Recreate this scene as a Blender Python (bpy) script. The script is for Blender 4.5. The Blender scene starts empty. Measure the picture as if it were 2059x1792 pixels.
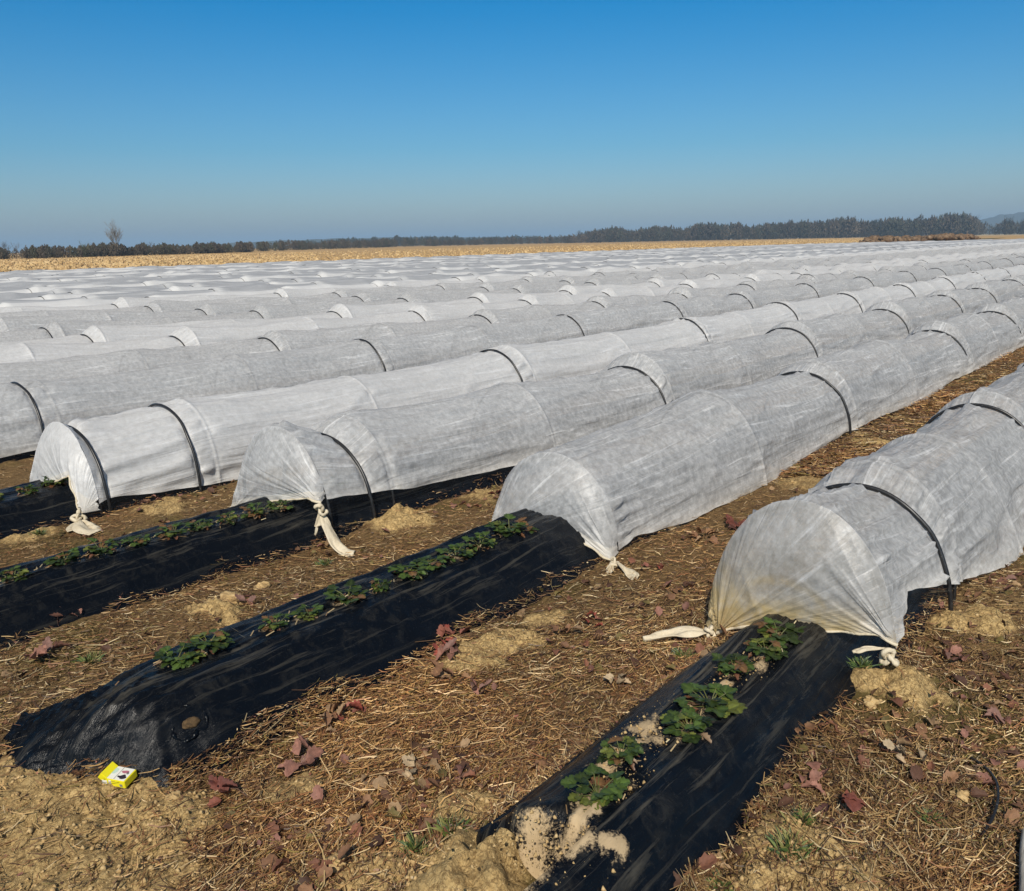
import bpy, math, random
import numpy as np
from mathutils import Vector, Matrix

random.seed(7)
RNG = np.random.default_rng(11)
R = math.radians
scene = bpy.context.scene
col = scene.collection

# ---------------------------------------------------------------- camera
# world X runs along the tunnels, world Y across them (away from the camera), Z up; metres
EYE = 1.6
PITCH, ROLL, HEAD = R(13.216), R(1.113), R(39.65)
cam_d = bpy.data.cameras.new('camera')
cam = bpy.data.objects.new('camera', cam_d)
col.objects.link(cam)
fwd = Vector((math.cos(HEAD) * math.cos(PITCH), math.sin(HEAD) * math.cos(PITCH), -math.sin(PITCH)))
rgt = Vector((math.sin(HEAD), -math.cos(HEAD), 0))
upv = rgt.cross(fwd)
cx = rgt * math.cos(ROLL) - upv * math.sin(ROLL)
cy = rgt * math.sin(ROLL) + upv * math.cos(ROLL)
m = Matrix((cx, cy, -fwd)).transposed().to_4x4()
m.translation = Vector((0, 0, EYE))
cam.matrix_world = m
cam_d.sensor_width = 36
cam_d.lens = 1737 / 2059 * 36
cam_d.clip_start = 0.05
cam_d.clip_end = 30000
scene.camera = cam

# ---------------------------------------------------------------- sky, sun, exposure
SUN_EL, SUN_DIR = R(41), HEAD - R(5.5)          # SUN_DIR: heading the light travels in
S = Vector((-math.cos(SUN_DIR), -math.sin(SUN_DIR), math.tan(SUN_EL))).normalized()
world = bpy.data.worlds.new('World')
scene.world = world
world.use_nodes = True
wn, wl = world.node_tree.nodes, world.node_tree.links
bg = wn['Background']
sky = wn.new('ShaderNodeTexSky')
sky.sky_type = 'NISHITA'
sky.sun_disc = False
sky.sun_elevation = SUN_EL
sky.sun_rotation = math.atan2(S.x, S.y)
sky.air_density = 1.0
sky.dust_density = 1.2
sky.ozone_density = 1.6
hs = wn.new('ShaderNodeHueSaturation')
hs.inputs['Saturation'].default_value = 1.0
gm = wn.new('ShaderNodeGamma')
gm.inputs[1].default_value = 1.0
wl.new(sky.outputs[0], gm.inputs[0])
wl.new(gm.outputs[0], hs.inputs['Color'])
# clear spring sky: the air near the horizon is bluer than the model gives
tc = wn.new('ShaderNodeTexCoord')
sx = wn.new('ShaderNodeSeparateXYZ')
wl.new(tc.outputs['Generated'], sx.inputs[0])
rp = wn.new('ShaderNodeValToRGB')
for p_, c_ in ((0.0, (1.02, 1.06, 1.22)), (.10, (.44, .90, 1.18)), (.24, (.03, .77, 1.25)), (.5, (.70, .78, .86))):
    e_ = rp.color_ramp.elements[0] if p_ == 0 else rp.color_ramp.elements.new(p_)
    e_.position = p_
    e_.color = (*c_, 1)
e_ = rp.color_ramp.elements[len(rp.color_ramp.elements) - 1]
e_.color = (.78, .78, .76, 1)
wl.new(sx.outputs['Z'], rp.inputs[0])
mxs = wn.new('ShaderNodeMix')
mxs.data_type = 'RGBA'
mxs.blend_type = 'MULTIPLY'
mxs.inputs[0].default_value = 1
wl.new(hs.outputs[0], mxs.inputs[6])
wl.new(rp.outputs[0], mxs.inputs[7])
wl.new(mxs.outputs[2], bg.inputs['Color'])
bg.inputs['Strength'].default_value = 0.085
sd = bpy.data.lights.new('sun', 'SUN')
sd.energy = 4.7
sd.angle = R(0.53)
sd.color = (1.0, 0.93, 0.82)
sun = bpy.data.objects.new('sun', sd)
sun.rotation_euler = S.to_track_quat('Z', 'Y').to_euler()
sun.location = S * 50
col.objects.link(sun)
scene.view_settings.view_transform = 'Standard'
scene.view_settings.look = 'None'
scene.view_settings.exposure = 0.0
scene.view_settings.gamma = 1.0
scene.cycles.max_bounces = 8
scene.cycles.diffuse_bounces = 3
scene.cycles.transparent_max_bounces = 8
scene.cycles.volume_bounces = 0
scene.cycles.use_denoising = True
scene.cycles.caustics_reflective = False
scene.cycles.caustics_refractive = False


# ---------------------------------------------------------------- small helpers
def _hash(ix, iy, s):
    h = (ix.astype(np.int64) * 374761393 + iy.astype(np.int64) * 668265263 + s * 1274126177) & 0x7fffffff
    h = ((h ^ (h >> 13)) * 1103515245) & 0x7fffffff
    h = ((h ^ (h >> 16)) * 1540483477) & 0x7fffffff
    return ((h ^ (h >> 15)) & 0xffffff) / 8388607.5 - 1.0


def vn(x, y, s=0):
    """smooth value noise in [-1, 1]"""
    x, y = np.broadcast_arrays(np.asarray(x, float), np.asarray(y, float))
    ix, iy = np.floor(x), np.floor(y)
    fx, fy = x - ix, y - iy
    fx = fx * fx * fx * (fx * (fx * 6 - 15) + 10)
    fy = fy * fy * fy * (fy * (fy * 6 - 15) + 10)
    a, b = _hash(ix, iy, s), _hash(ix + 1, iy, s)
    c, d = _hash(ix, iy + 1, s), _hash(ix + 1, iy + 1, s)
    return (a * (1 - fx) + b * fx) * (1 - fy) + (c * (1 - fx) + d * fx) * fy


def fbm(x, y, s=0, o=4, g=.5):
    t, a, n = 0, 1, 0
    for k in range(o):
        t = t + a * vn(np.asarray(x) * 2 ** k + 17.3 * k, np.asarray(y) * 2 ** k - 9.1 * k, s + k * 31)
        n += a
        a *= g
    return t / n


def ridge(x, y, s=0):
    return 1 - np.abs(vn(x, y, s)) * 2


def sstep(a, b, x):
    t = np.clip((np.asarray(x, float) - a) / (b - a), 0, 1)
    return t * t * (3 - 2 * t)


def mesh(name, V, F, mats, parent=None, uv=None, colr=None, attrs=None, smooth=True, fm=None, loc=None):
    """V: n x 3, F: m x k (k = 3 or 4), one object"""
    V = np.asarray(V, np.float32).reshape(-1, 3)
    F = np.asarray(F, np.int32)
    k = F.shape[1]
    me = bpy.data.meshes.new(name)
    me.vertices.add(len(V))
    me.vertices.foreach_set('co', V.ravel())
    me.loops.add(F.size)
    me.loops.foreach_set('vertex_index', F.ravel())
    me.polygons.add(len(F))
    me.polygons.foreach_set('loop_start', np.arange(0, F.size, k, dtype=np.int32))
    me.polygons.foreach_set('loop_total', np.full(len(F), k, np.int32))
    if fm is not None:
        me.polygons.foreach_set('material_index', np.asarray(fm, np.int32))
    if uv is not None:
        l = me.uv_layers.new(name='UVMap')
        l.data.foreach_set('uv', np.asarray(uv, np.float32).reshape(-1, 2)[F.ravel()].ravel())
    if colr is not None:
        a = me.color_attributes.new('col', 'FLOAT_COLOR', 'POINT')
        c = np.ones((len(V), 4), np.float32)
        c[:, :3] = colr
        a.data.foreach_set('color', c.ravel())
    for n_, arr in (attrs or {}).items():
        a = me.attributes.new(n_, 'FLOAT', 'POINT')
        a.data.foreach_set('value', np.asarray(arr, np.float32).ravel())
    me.update(calc_edges=True)
    me.validate()
    if smooth:
        me.polygons.foreach_set('use_smooth', np.ones(len(me.polygons), bool))
    for mt in (mats if isinstance(mats, (list, tuple)) else [mats]):
        me.materials.append(mt)
    ob = bpy.data.objects.new(name, me)
    col.objects.link(ob)
    if parent:
        ob.parent = parent
        ob.matrix_parent_inverse = Matrix.Translation(-parent.location)
    return ob


def gridF(nu, nv, off=0, wrap=False):
    i = np.arange(nu - 1)[:, None]
    j = np.arange(nv if wrap else nv - 1)[None, :]
    j2 = (j + 1) % nv
    a = i * nv + j
    return np.stack([a, (i + 1) * nv + j, (i + 1) * nv + j2, i * nv + j2], -1).reshape(-1, 4) + off


def tube(path, r, n=8, rr=None):
    """V, F of a tube along path"""
    P = np.asarray(path, float)
    T = np.gradient(P, axis=0)
    T /= np.linalg.norm(T, axis=1)[:, None] + 1e-9
    ref = np.array([0.13, 0.21, 0.97]) if abs(T[0, 2]) < .9 else np.array([1.0, .1, 0])
    A = np.cross(T, ref)
    A /= np.linalg.norm(A, axis=1)[:, None] + 1e-9
    B = np.cross(T, A)
    rr = np.full(len(P), r) if rr is None else np.asarray(rr)
    th = np.linspace(0, 2 * math.pi, n, endpoint=False)
    V = P[:, None, :] + rr[:, None, None] * (A[:, None, :] * np.cos(th)[None, :, None] + B[:, None, :] * np.sin(th)[None, :, None])
    return V.reshape(-1, 3), gridF(len(P), n, 0, True)


def join(parts):
    Vs, Fs, o = [], [], 0
    for V, F in parts:
        Vs.append(V)
        Fs.append(F + o)
        o += len(V)
    return np.concatenate(Vs), np.concatenate(Fs)


def tag(o, label=None, cat=None, group=None, kind=None):
    if label: o['label'] = label
    if cat: o['category'] = cat
    if group: o['group'] = group
    if kind: o['kind'] = kind
    return o


def empty(name, loc, rz=0):
    o = bpy.data.objects.new(name, None)
    o.location = loc
    o.rotation_euler = (0, 0, rz)
    o.empty_display_size = .1
    col.objects.link(o)
    return o


# ---------------------------------------------------------------- materials
def newmat(name):
    mt = bpy.data.materials.new(name)
    mt.use_nodes = True
    nt = mt.node_tree
    return mt, nt.nodes, nt.links, nt.nodes['Principled BSDF'], nt.nodes['Material Output']


def N(nodes, typ, **kw):
    n = nodes.new(typ)
    for k, v in kw.items():
        if k in n.inputs:
            n.inputs[k].default_value = v
        else:
            setattr(n, k, v)
    return n


def noise(nodes, links, vec, scale, detail=4, rough=.55, dist=0):
    n = nodes.new('ShaderNodeTexNoise')
    n.inputs['Scale'].default_value = scale
    n.inputs['Detail'].default_value = detail
    n.inputs['Roughness'].default_value = rough
    n.inputs['Distortion'].default_value = dist
    if vec is not None: links.new(vec, n.inputs['Vector'])
    return n


def mapping(nodes, links, src, sc):
    mp = nodes.new('ShaderNodeMapping')
    mp.inputs['Scale'].default_value = sc
    links.new(src, mp.inputs['Vector'])
    return mp.outputs[0]


def ramp(nodes, links, fac, stops):
    r = nodes.new('ShaderNodeValToRGB')
    e = r.color_ramp.elements
    while len(e) < len(stops): e.new(.5)
    for i, (p, c) in enumerate(stops):
        e[i].position = p
        e[i].color = (*c, 1) if len(c) == 3 else c
    links.new(fac, r.inputs[0])
    return r


def mixc(nodes, links, fac, a, b, bt='MIX'):
    n = nodes.new('ShaderNodeMix')
    n.data_type = 'RGBA'
    n.blend_type = bt
    for s, v in ((n.inputs[0], fac), (n.inputs[6], a), (n.inputs[7], b)):
        if hasattr(v, 'links'): links.new(v, s)
        elif isinstance(v, (int, float)): s.default_value = v
        else: s.default_value = (*v, 1)
    return n.outputs[2]


def math_(nodes, links, op, a, b=None, clamp=False):
    n = nodes.new('ShaderNodeMath')
    n.operation = op
    n.use_clamp = clamp
    for s, v in ((n.inputs[0], a), (n.inputs[1], b)):
        if v is None: continue
        if hasattr(v, 'links'): links.new(v, s)
        else: s.default_value = v
    return n.outputs[0]


def bump(nodes, links, h, dist, strength=1.0, normal=None):
    b = nodes.new('ShaderNodeBump')
    b.inputs['Distance'].default_value = dist
    b.inputs['Strength'].default_value = strength
    links.new(h, b.inputs['Height'])
    if normal is not None: links.new(normal, b.inputs['Normal'])
    return b.outputs[0]


def fleece(name, base, op_lo, op_hi, stain=False):
    """thin spun fleece: mottled, lets part of the dark ground show through"""
    mt, n, l, pr, out = newmat(name)
    uvn = n.new('ShaderNodeUVMap').outputs[0]
    geo = n.new('ShaderNodeNewGeometry')
    pos = geo.outputs['Position']
    a = noise(n, l, pos, 26, 5, .68)
    b = noise(n, l, mapping(n, l, pos, (1, 1, 1)), 3.0, 3, .5)
    st = noise(n, l, mapping(n, l, uvn, (.9, 16, 1)), 1.0, 4, .62, 1.6)
    st2 = noise(n, l, mapping(n, l, uvn, (2.0, 34, 1)), 1.0, 3, .6, 2.5)
    f1 = ramp(n, l, a.outputs[0], [(.36, (0, 0, 0)), (.66, (1, 1, 1))]).outputs[0]
    f2 = ramp(n, l, st.outputs[0], [(.56, (0, 0, 0)), (.68, (1, 1, 1))]).outputs[0]
    f3 = ramp(n, l, st2.outputs[0], [(.55, (0, 0, 0)), (.75, (1, 1, 1))]).outputs[0]
    t = math_(n, l, 'MULTIPLY', f1, .45)
    t = math_(n, l, 'ADD', t, math_(n, l, 'MULTIPLY', f2, .45))
    t = math_(n, l, 'ADD', t, math_(n, l, 'MULTIPLY', f3, .2))
    t = math_(n, l, 'ADD', t, math_(n, l, 'MULTIPLY', b.outputs[0], .35), True)
    at = n.new('ShaderNodeAttribute')
    at.attribute_name = 'hem'
    t = math_(n, l, 'ADD', t, at.outputs['Fac'], True)
    cbase = mixc(n, l, t, tuple(x * .86 for x in base), tuple(min(.86, x * 1.32) for x in base))
    mr = n.new('ShaderNodeMapRange')
    mr.inputs[3].default_value = op_lo
    mr.inputs[4].default_value = op_hi
    l.new(t, mr.inputs[0])
    cc = mixc(n, l, math_(n, l, 'MULTIPLY', at.outputs['Fac'], .55, True), cbase, (.70, .61, .45))
    if stain:
        a2 = n.new('ShaderNodeAttribute')
        a2.attribute_name = 'stain'
        sm = noise(n, l, pos, 9, 5, .7, .5)
        fs = math_(n, l, 'MULTIPLY', math_(n, l, 'MULTIPLY', a2.outputs['Fac'], 1.35), ramp(n, l, sm.outputs[0], [(.34, (.40, .40, .40)), (.58, (1, 1, 1))]).outputs[0], True)
        cc = mixc(n, l, fs, cc, (.80, .62, .32))
    df = n.new('ShaderNodeBsdfDiffuse')
    tl = n.new('ShaderNodeBsdfTranslucent')
    tr = n.new('ShaderNodeBsdfTransparent')
    l.new(cc, df.inputs[0])
    l.new(cc, tl.inputs[0])
    nb = bump(n, l, a.outputs[0], .006, .5)
    nb = bump(n, l, st.outputs[0], .016, .7, nb)
    l.new(nb, df.inputs['Normal'])
    gl = n.new('ShaderNodeBsdfGlossy')
    gl.inputs['Roughness'].default_value = .42
    l.new(nb, gl.inputs['Normal'])
    m1 = n.new('ShaderNodeMixShader')
    m1.inputs[0].default_value = .46 if stain else .30
    l.new(df.outputs[0], m1.inputs[1])
    l.new(tl.outputs[0], m1.inputs[2])
    mg = n.new('ShaderNodeMixShader')
    mg.inputs[0].default_value = .05
    l.new(m1.outputs[0], mg.inputs[1])
    l.new(gl.outputs[0], mg.inputs[2])
    m2 = n.new('ShaderNodeMixShader')
    l.new(mr.outputs[0], m2.inputs[0])
    l.new(tr.outputs[0], m2.inputs[1])
    l.new(mg.outputs[0], m2.inputs[2])
    l.new(m2.outputs[0], out.inputs['Surface'])
    return mt


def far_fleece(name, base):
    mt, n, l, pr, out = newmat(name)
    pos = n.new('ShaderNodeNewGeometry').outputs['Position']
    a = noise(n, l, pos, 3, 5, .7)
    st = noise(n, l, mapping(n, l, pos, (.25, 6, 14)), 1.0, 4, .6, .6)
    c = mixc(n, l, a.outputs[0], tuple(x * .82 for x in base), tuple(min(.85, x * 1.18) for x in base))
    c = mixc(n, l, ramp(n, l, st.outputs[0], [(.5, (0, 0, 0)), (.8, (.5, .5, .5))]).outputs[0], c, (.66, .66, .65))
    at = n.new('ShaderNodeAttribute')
    at.attribute_name = 'hem'  # on far rows this holds the painted hoop highlight, not a hem
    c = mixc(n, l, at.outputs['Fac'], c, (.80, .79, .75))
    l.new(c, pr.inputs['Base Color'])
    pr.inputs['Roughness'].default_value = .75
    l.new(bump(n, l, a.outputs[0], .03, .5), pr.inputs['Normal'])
    return mt


M = {}
M['fleece_grey'] = fleece('grey fleece', (.64, .64, .635), .50, .91)
M['fleece_white'] = fleece('white fleece', (.80, .79, .77), .80, .98)
M['fleece_stained'] = fleece('stained fleece', (.74, .72, .67), .50, .90, True)
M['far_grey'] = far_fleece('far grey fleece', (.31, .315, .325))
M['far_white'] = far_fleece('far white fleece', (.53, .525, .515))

mt, n, l, pr, out = newmat('knotted fleece')
pos = n.new('ShaderNodeNewGeometry').outputs['Position']
a = noise(n, l, pos, 22, 5, .65)
l.new(mixc(n, l, a.outputs[0], (.42, .33, .19), (.74, .67, .53)), pr.inputs['Base Color'])
pr.inputs['Roughness'].default_value = .8
l.new(bump(n, l, noise(n, l, mapping(n, l, pos, (90, 90, 20)), 1, 4).outputs[0], .006, .8), pr.inputs['Normal'])
M['knot'] = mt

mt, n, l, pr, out = newmat('black hoop pipe')
pos = n.new('ShaderNodeNewGeometry').outputs['Position']
a = noise(n, l, pos, 60, 4, .7)
l.new(ramp(n, l, a.outputs[0], [(.5, (.012, .012, .013)), (.66, (.03, .03, .03)), (.74, (.30, .28, .24))]).outputs[0], pr.inputs['Base Color'])
pr.inputs['Roughness'].default_value = .38
M['hoop'] = mt

# black mulch film
mt, n, l, pr, out = newmat('black mulch film')
uvn = n.new('ShaderNodeUVMap').outputs[0]
pos = n.new('ShaderNodeNewGeometry').outputs['Position']
str1 = noise(n, l, mapping(n, l, uvn, (1.6, 34, 1)), 1, 7, .7, .5)
str2 = noise(n, l, mapping(n, l, uvn, (6, 95, 1)), 1, 4, .6, .6)
big = noise(n, l, pos, 2.3, 4, .6, .4)
fine = noise(n, l, pos, 140, 4, .75)
mid = noise(n, l, pos, 14, 6, .7, .5)
lt = n.new('ShaderNodeAttribute'); lt.attribute_name = 'top'
md = n.new('ShaderNodeAttribute'); md.attribute_name = 'mud'
d1 = ramp(n, l, str1.outputs[0], [(.54, (0, 0, 0)), (.68, (1, 1, 1))]).outputs[0]
d2 = ramp(n, l, mid.outputs[0], [(.50, (0, 0, 0)), (.75, (1, 1, 1))]).outputs[0]
d3 = ramp(n, l, fine.outputs[0], [(.60, (0, 0, 0)), (.74, (1, 1, 1))]).outputs[0]
dust = math_(n, l, 'MULTIPLY', d1, .35)
dust = math_(n, l, 'ADD', dust, math_(n, l, 'MULTIPLY', d2, .12))
dust = math_(n, l, 'MULTIPLY', dust, math_(n, l, 'ADD', math_(n, l, 'MULTIPLY', lt.outputs['Fac'], 1.15), .03))
dust = math_(n, l, 'ADD', dust, math_(n, l, 'MULTIPLY', d3, math_(n, l, 'MULTIPLY', big.outputs[0], .13)), True)
c = mixc(n, l, dust, (.0030, .0042, .0065), (.26, .235, .18))
mudc = mixc(n, l, mid.outputs[0], (.26, .18, .095), (.60, .46, .28))
mf = math_(n, l, 'ADD', md.outputs['Fac'], math_(n, l, 'MULTIPLY', math_(n, l, 'SUBTRACT', mid.outputs[0], .5), .9))
mf = math_(n, l, 'ADD', mf, math_(n, l, 'MULTIPLY', math_(n, l, 'SUBTRACT', fine.outputs[0], .5), 1.1))
mf = ramp(n, l, mf, [(.44, (0, 0, 0)), (.72, (1, 1, 1))]).outputs[0]
c = mixc(n, l, mf, c, mudc)
l.new(c, pr.inputs['Base Color'])
rr = math_(n, l, 'ADD', math_(n, l, 'MULTIPLY', dust, .9), .24, True)
rr = math_(n, l, 'ADD', rr, mf, True)
l.new(rr, pr.inputs['Roughness'])
pr.inputs['Specular IOR Level'].default_value = .17
nb = bump(n, l, str1.outputs[0], .016, .45)
nb = bump(n, l, str2.outputs[0], .004, .4, nb)
nb = bump(n, l, mid.outputs[0], .004, .4, nb)
l.new(nb, pr.inputs['Normal'])
M['film'] = mt

# ground
mt, n, l, pr, out = newmat('ground soil')
pos = n.new('ShaderNodeNewGeometry').outputs['Position']
a = noise(n, l, pos, 18, 7, .7, .3)
a2 = noise(n, l, pos, 1.6, 5, .6)
a3 = noise(n, l, pos, 75, 6, .75)
sA = noise(n, l, mapping(n, l, pos, (12, 90, 60)), 1, 5, .7, 2.2)
vor = n.new('ShaderNodeTexVoronoi')
vor.feature = 'DISTANCE_TO_EDGE'
vor.inputs['Scale'].default_value = 42
wv = mixc(n, l, .08, pos, a.outputs['Color'], 'ADD')
l.new(wv, vor.inputs['Vector'])
crk = ramp(n, l, vor.outputs['Distance'], [(.0, (0, 0, 0)), (.09, (1, 1, 1))]).outputs[0]
cl = n.new('ShaderNodeAttribute'); cl.attribute_name = 'clay'
ms = n.new('ShaderNodeAttribute'); ms.attribute_name = 'moss'
litter = ramp(n, l, sA.outputs[0], [(.30, (.050, .028, .013)), (.48, (.15, .090, .040)), (.60, (.28, .18, .08)), (.72, (.50, .36, .18))]).outputs[0]
litter = mixc(n, l, ramp(n, l, a.outputs[0], [(.4, (0, 0, 0)), (.7, (.8, .8, .8))]).outputs[0], litter, (.20, .125, .055))
litter = mixc(n, l, ms.outputs['Fac'], litter, (.11, .10, .025))
clay = ramp(n, l, a3.outputs[0], [(.25, (.20, .12, .05)), (.5, (.56, .385, .165)), (.8, (.72, .54, .27))]).outputs[0]
clay = mixc(n, l, math_(n, l, 'MAXIMUM', crk, a.outputs[0]), (.17, .10, .045), clay)
cf = math_(n, l, 'ADD', cl.outputs['Fac'], math_(n, l, 'MULTIPLY', math_(n, l, 'SUBTRACT', a.outputs[0], .5), 1.0))
cf = ramp(n, l, cf, [(.34, (0, 0, 0)), (.58, (1, 1, 1))]).outputs[0]
cc = mixc(n, l, cf, litter, clay)
l.new(cc, pr.inputs['Base Color'])
pr.inputs['Roughness'].default_value = .95
pr.inputs['Specular IOR Level'].default_value = .15
nb = bump(n, l, a.outputs[0], .03, .8)
nb = bump(n, l, a3.outputs[0], .008, .9, nb)
nb = bump(n, l, crk, .006, .5, nb)
l.new(nb, pr.inputs['Normal'])
M['ground'] = mt


def attrcol(name, rough=.7, transl=0.0, bmp=0.0, mottled=0.0):
    mt, n, l, pr, out = newmat(name)
    at = n.new('ShaderNodeAttribute')
    at.attribute_name = 'col'
    pos = n.new('ShaderNodeNewGeometry').outputs['Position']
    c = at.outputs['Color']
    if mottled:
        a = noise(n, l, pos, 90, 4, .7)
        c = mixc(n, l, mottled, c, ramp(n, l, a.outputs[0], [(.3, (.25, .25, .25)), (.7, (1, 1, 1))]).outputs[0], 'MULTIPLY')
    l.new(c, pr.inputs['Base Color'])
    pr.inputs['Roughness'].default_value = rough
    if bmp:
        l.new(bump(n, l, noise(n, l, pos, 160, 4).outputs[0], bmp, .7), pr.inputs['Normal'])
    if transl:
        tl = n.new('ShaderNodeBsdfTranslucent')
        l.new(c, tl.inputs[0])
        ms_ = n.new('ShaderNodeMixShader')
        ms_.inputs[0].default_value = transl
        l.new(pr.outputs[0], ms_.inputs[1])
        l.new(tl.outputs[0], ms_.inputs[2])
        l.new(ms_.outputs[0], out.inputs['Surface'])
    return mt


M['straw'] = attrcol('straw', .55)
M['leaf'] = attrcol('strawberry leaf', .42, .22, .002, .4)
M['deadleaf'] = attrcol('dead leaf', .75, .12, .002, .5)
M['twig'] = attrcol('twig', .85)


def simple(name, stops, scale, rough=.9, bd=.02, detail=6, vecsc=(1, 1, 1), spec=.3):
    mt, n, l, pr, out = newmat(name)
    pos = n.new('ShaderNodeNewGeometry').outputs['Position']
    a = noise(n, l, mapping(n, l, pos, vecsc), scale, detail, .65, .3)
    l.new(ramp(n, l, a.outputs[0], stops).outputs[0], pr.inputs['Base Color'])
    pr.inputs['Roughness'].default_value = rough
    pr.inputs['Specular IOR Level'].default_value = spec
    if bd: l.new(bump(n, l, a.outputs[0], bd, .8), pr.inputs['Normal'])
    return mt


M['clod'] = simple('clay clod', [(.25, (.20, .125, .055)), (.5, (.44, .30, .135)), (.75, (.62, .46, .24))], 30, bd=.01)
M['dark_soil'] = simple('dark soil lump', [(.3, (.035, .022, .012)), (.7, (.16, .10, .045))], 60, bd=.012)
M['stubble'] = simple('stubble field', [(.30, (.22, .13, .05)), (.45, (.40, .25, .10)), (.6, (.50, .32, .13)), (.8, (.60, .42, .20))], .45, bd=.25, vecsc=(1, 1, 1), detail=9)
M['farfield'] = simple('far pale field', [(.3, (.36, .27, .14)), (.7, (.50, .39, .22))], .08, bd=0)
M['grassfield'] = simple('rough green strip', [(.3, (.05, .055, .02)), (.7, (.12, .11, .045))], .5, bd=.1)
M['heap'] = simple('brown heap', [(.3, (.05, .032, .018)), (.5, (.15, .095, .055)), (.75, (.30, .21, .13))], 1.2, bd=.3)
M['wood'] = simple('weathered board', [(.3, (.22, .20, .17)), (.55, (.40, .37, .32)), (.8, (.55, .52, .46))], 1, bd=.004, vecsc=(9, 60, 60))
M['hill'] = simple('wooded hill', [(.3, (.045, .050, .035)), (.7, (.085, .085, .06))], .02, bd=0)

# ---------------------------------------------------------------- ground
MOUNDS = [(.66, 2.60, .30, .005, 1.0), (.74, 2.14, .26, .01, 1.0), (.95, 2.12, .16, .0, 1.0), (.88, 2.50, .14, .0, 1.0), (1.0, 2.38, .14, -.012, 1.0), (.62, 2.20, .40, .0, 1.0), (1.08, 2.13, .12, .03, .9), (1.42, 1.30, .11, .07, 1.0), (1.30, 1.22, .15, .09, 1.0), (1.22, 1.45, .18, .04, 1.0),
          (1.55, 1.50, .12, .02, .6), (3.03, .74, .14, .07, .9), (3.30, 3.60, .17, .07, .95), (3.80, .66, .14, .06, .8),
          (1.98, .70, .14, .03, .8), (1.85, .60, .20, .04, .9), (2.05, .74, .10, .02, .7), (1.85, 5.15, .15, .03, .6), (2.48, 2.10, .13, .03, .8), (2.30, 2.13, .12, .03, .7),
          (2.75, 2.12, .10, .02, .6), (4.05, 3.55, .18, .03, .55), (3.60, 5.10, .25, .03, .5), (1.90, 3.30, .11, .05, .8), (1.35, 2.02, .08, .02, .5), (2.6, 5.0, .2, .03, .6),
          (4.2, .6, .2, .03, .4), (5.5, 2.0, .25, .03, .5), (6.9, 2.05, .2, .03, .7)]
# planting beds: centre line, start, height of the crown, half width
BEDS = [(1.125, .2, .165, .315), (2.67, .85, .180, .385), (4.07, -1.5, .17, .40), (5.60, -2.0, .16, .42), (7.60, -2.0, .16, .42)]


def gh(x, y, fine=True):
    """height and clay share of the soil"""
    x = np.asarray(x, float); y = np.asarray(y, float)
    near = np.exp(-np.maximum(0, np.hypot(x, y) - 25) / 30)
    h = .020 * vn(x * 1.1, y * 1.1, 3) * near + .010 * fbm(x * 4, y * 4, 5, 3) * near
    c = .10 * sstep(.1, .6, fbm(x * .9, y * .9, 77, 3)) * near
    wx, wy = .09 * fbm(x * 7, y * 7, 31, 3), .09 * fbm(x * 7, y * 7, 37, 3)
    for mx, my, r, hh, k in MOUNDS:
        d2 = ((x + wx - mx) ** 2 + (y + wy - my) ** 2) / r ** 2
        g = np.exp(-d2 * 1.1)
        g = np.where(d2 < 12, g, 0)
        h = h + hh * g * (1 + .5 * fbm(x * 12, y * 12, 9, 3))
        c = np.maximum(c, k * np.clip(1.7 * g, 0, 1))
    h = h - .022 * np.exp(-((x - .95) ** 2 + (y - 2.45) ** 2) / .35 ** 2)
    if fine:
        lump = fbm(x * 14, y * 14, 21, 4, .6)
        bl_ = np.abs(vn(x * 15 + lump * .6, y * 15, 88)) + .5 * np.abs(vn(x * 34, y * 34, 89)) + .3 * np.abs(vn(x * 62, y * 62, 90)) - .5
        cr = np.abs(vn(x * 26 + .7 * vn(x * 9, y * 9, 50), y * 26, 61)) ** .6
        h = h + near * (c * (.020 * lump + .012 * cr + .026 * bl_) + (1 - c) * .006 * fbm(x * 30, y * 30, 41, 2))
    return h, c


fx = np.concatenate([np.arange(-.4, .9, .03), np.arange(.9, 4.2, .0115), np.arange(4.2, 7.6, .024)])
ex = 7.6 + np.cumsum(.03 * 1.055 ** np.arange(1, 176)); ex = ex[ex < 8500]
nx_ = -.4 - np.cumsum(.05 * 1.12 ** np.arange(1, 90)); nx_ = nx_[nx_ > -7000][::-1]
X = np.concatenate([nx_, fx, ex])
fy = np.concatenate([np.arange(0.0, 3.9, .0115), np.arange(3.9, 6.0, .024)])
ey = 6.0 + np.cumsum(.03 * 1.055 ** np.arange(1, 176)); ey = ey[ey < 8500]
ny_ = -.0 - np.cumsum(.05 * 1.12 ** np.arange(1, 90)); ny_ = ny_[ny_ > -7000][::-1]
Y = np.concatenate([ny_, fy, ey])
GX, GY = np.meshgrid(X, Y, indexing='ij')
GZ, GC = gh(GX, GY)
MOSS = sstep(.15, .55, fbm(GX * 1.7, GY * 1.7, 301, 3)) * .55 * (np.hypot(GX - 1.0, GY - 2.5) > .45)
ground = mesh('ground', np.stack([GX, GY, GZ], -1), gridF(len(X), len(Y)), M['ground'], attrs={'clay': GC, 'moss': MOSS})
tag(ground, kind='structure')


def sheet(name, pts, z, mat_, nseg=1):
    V = [(x, y, z) for x, y in pts]
    me = bpy.data.meshes.new(name)
    me.from_pydata(V, [], [list(range(len(V)))])
    me.materials.append(mat_)
    ob = bpy.data.objects.new(name, me)
    col.objects.link(ob)
    return tag(ob, kind='structure')


FIELD_V = 59.0


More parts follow.
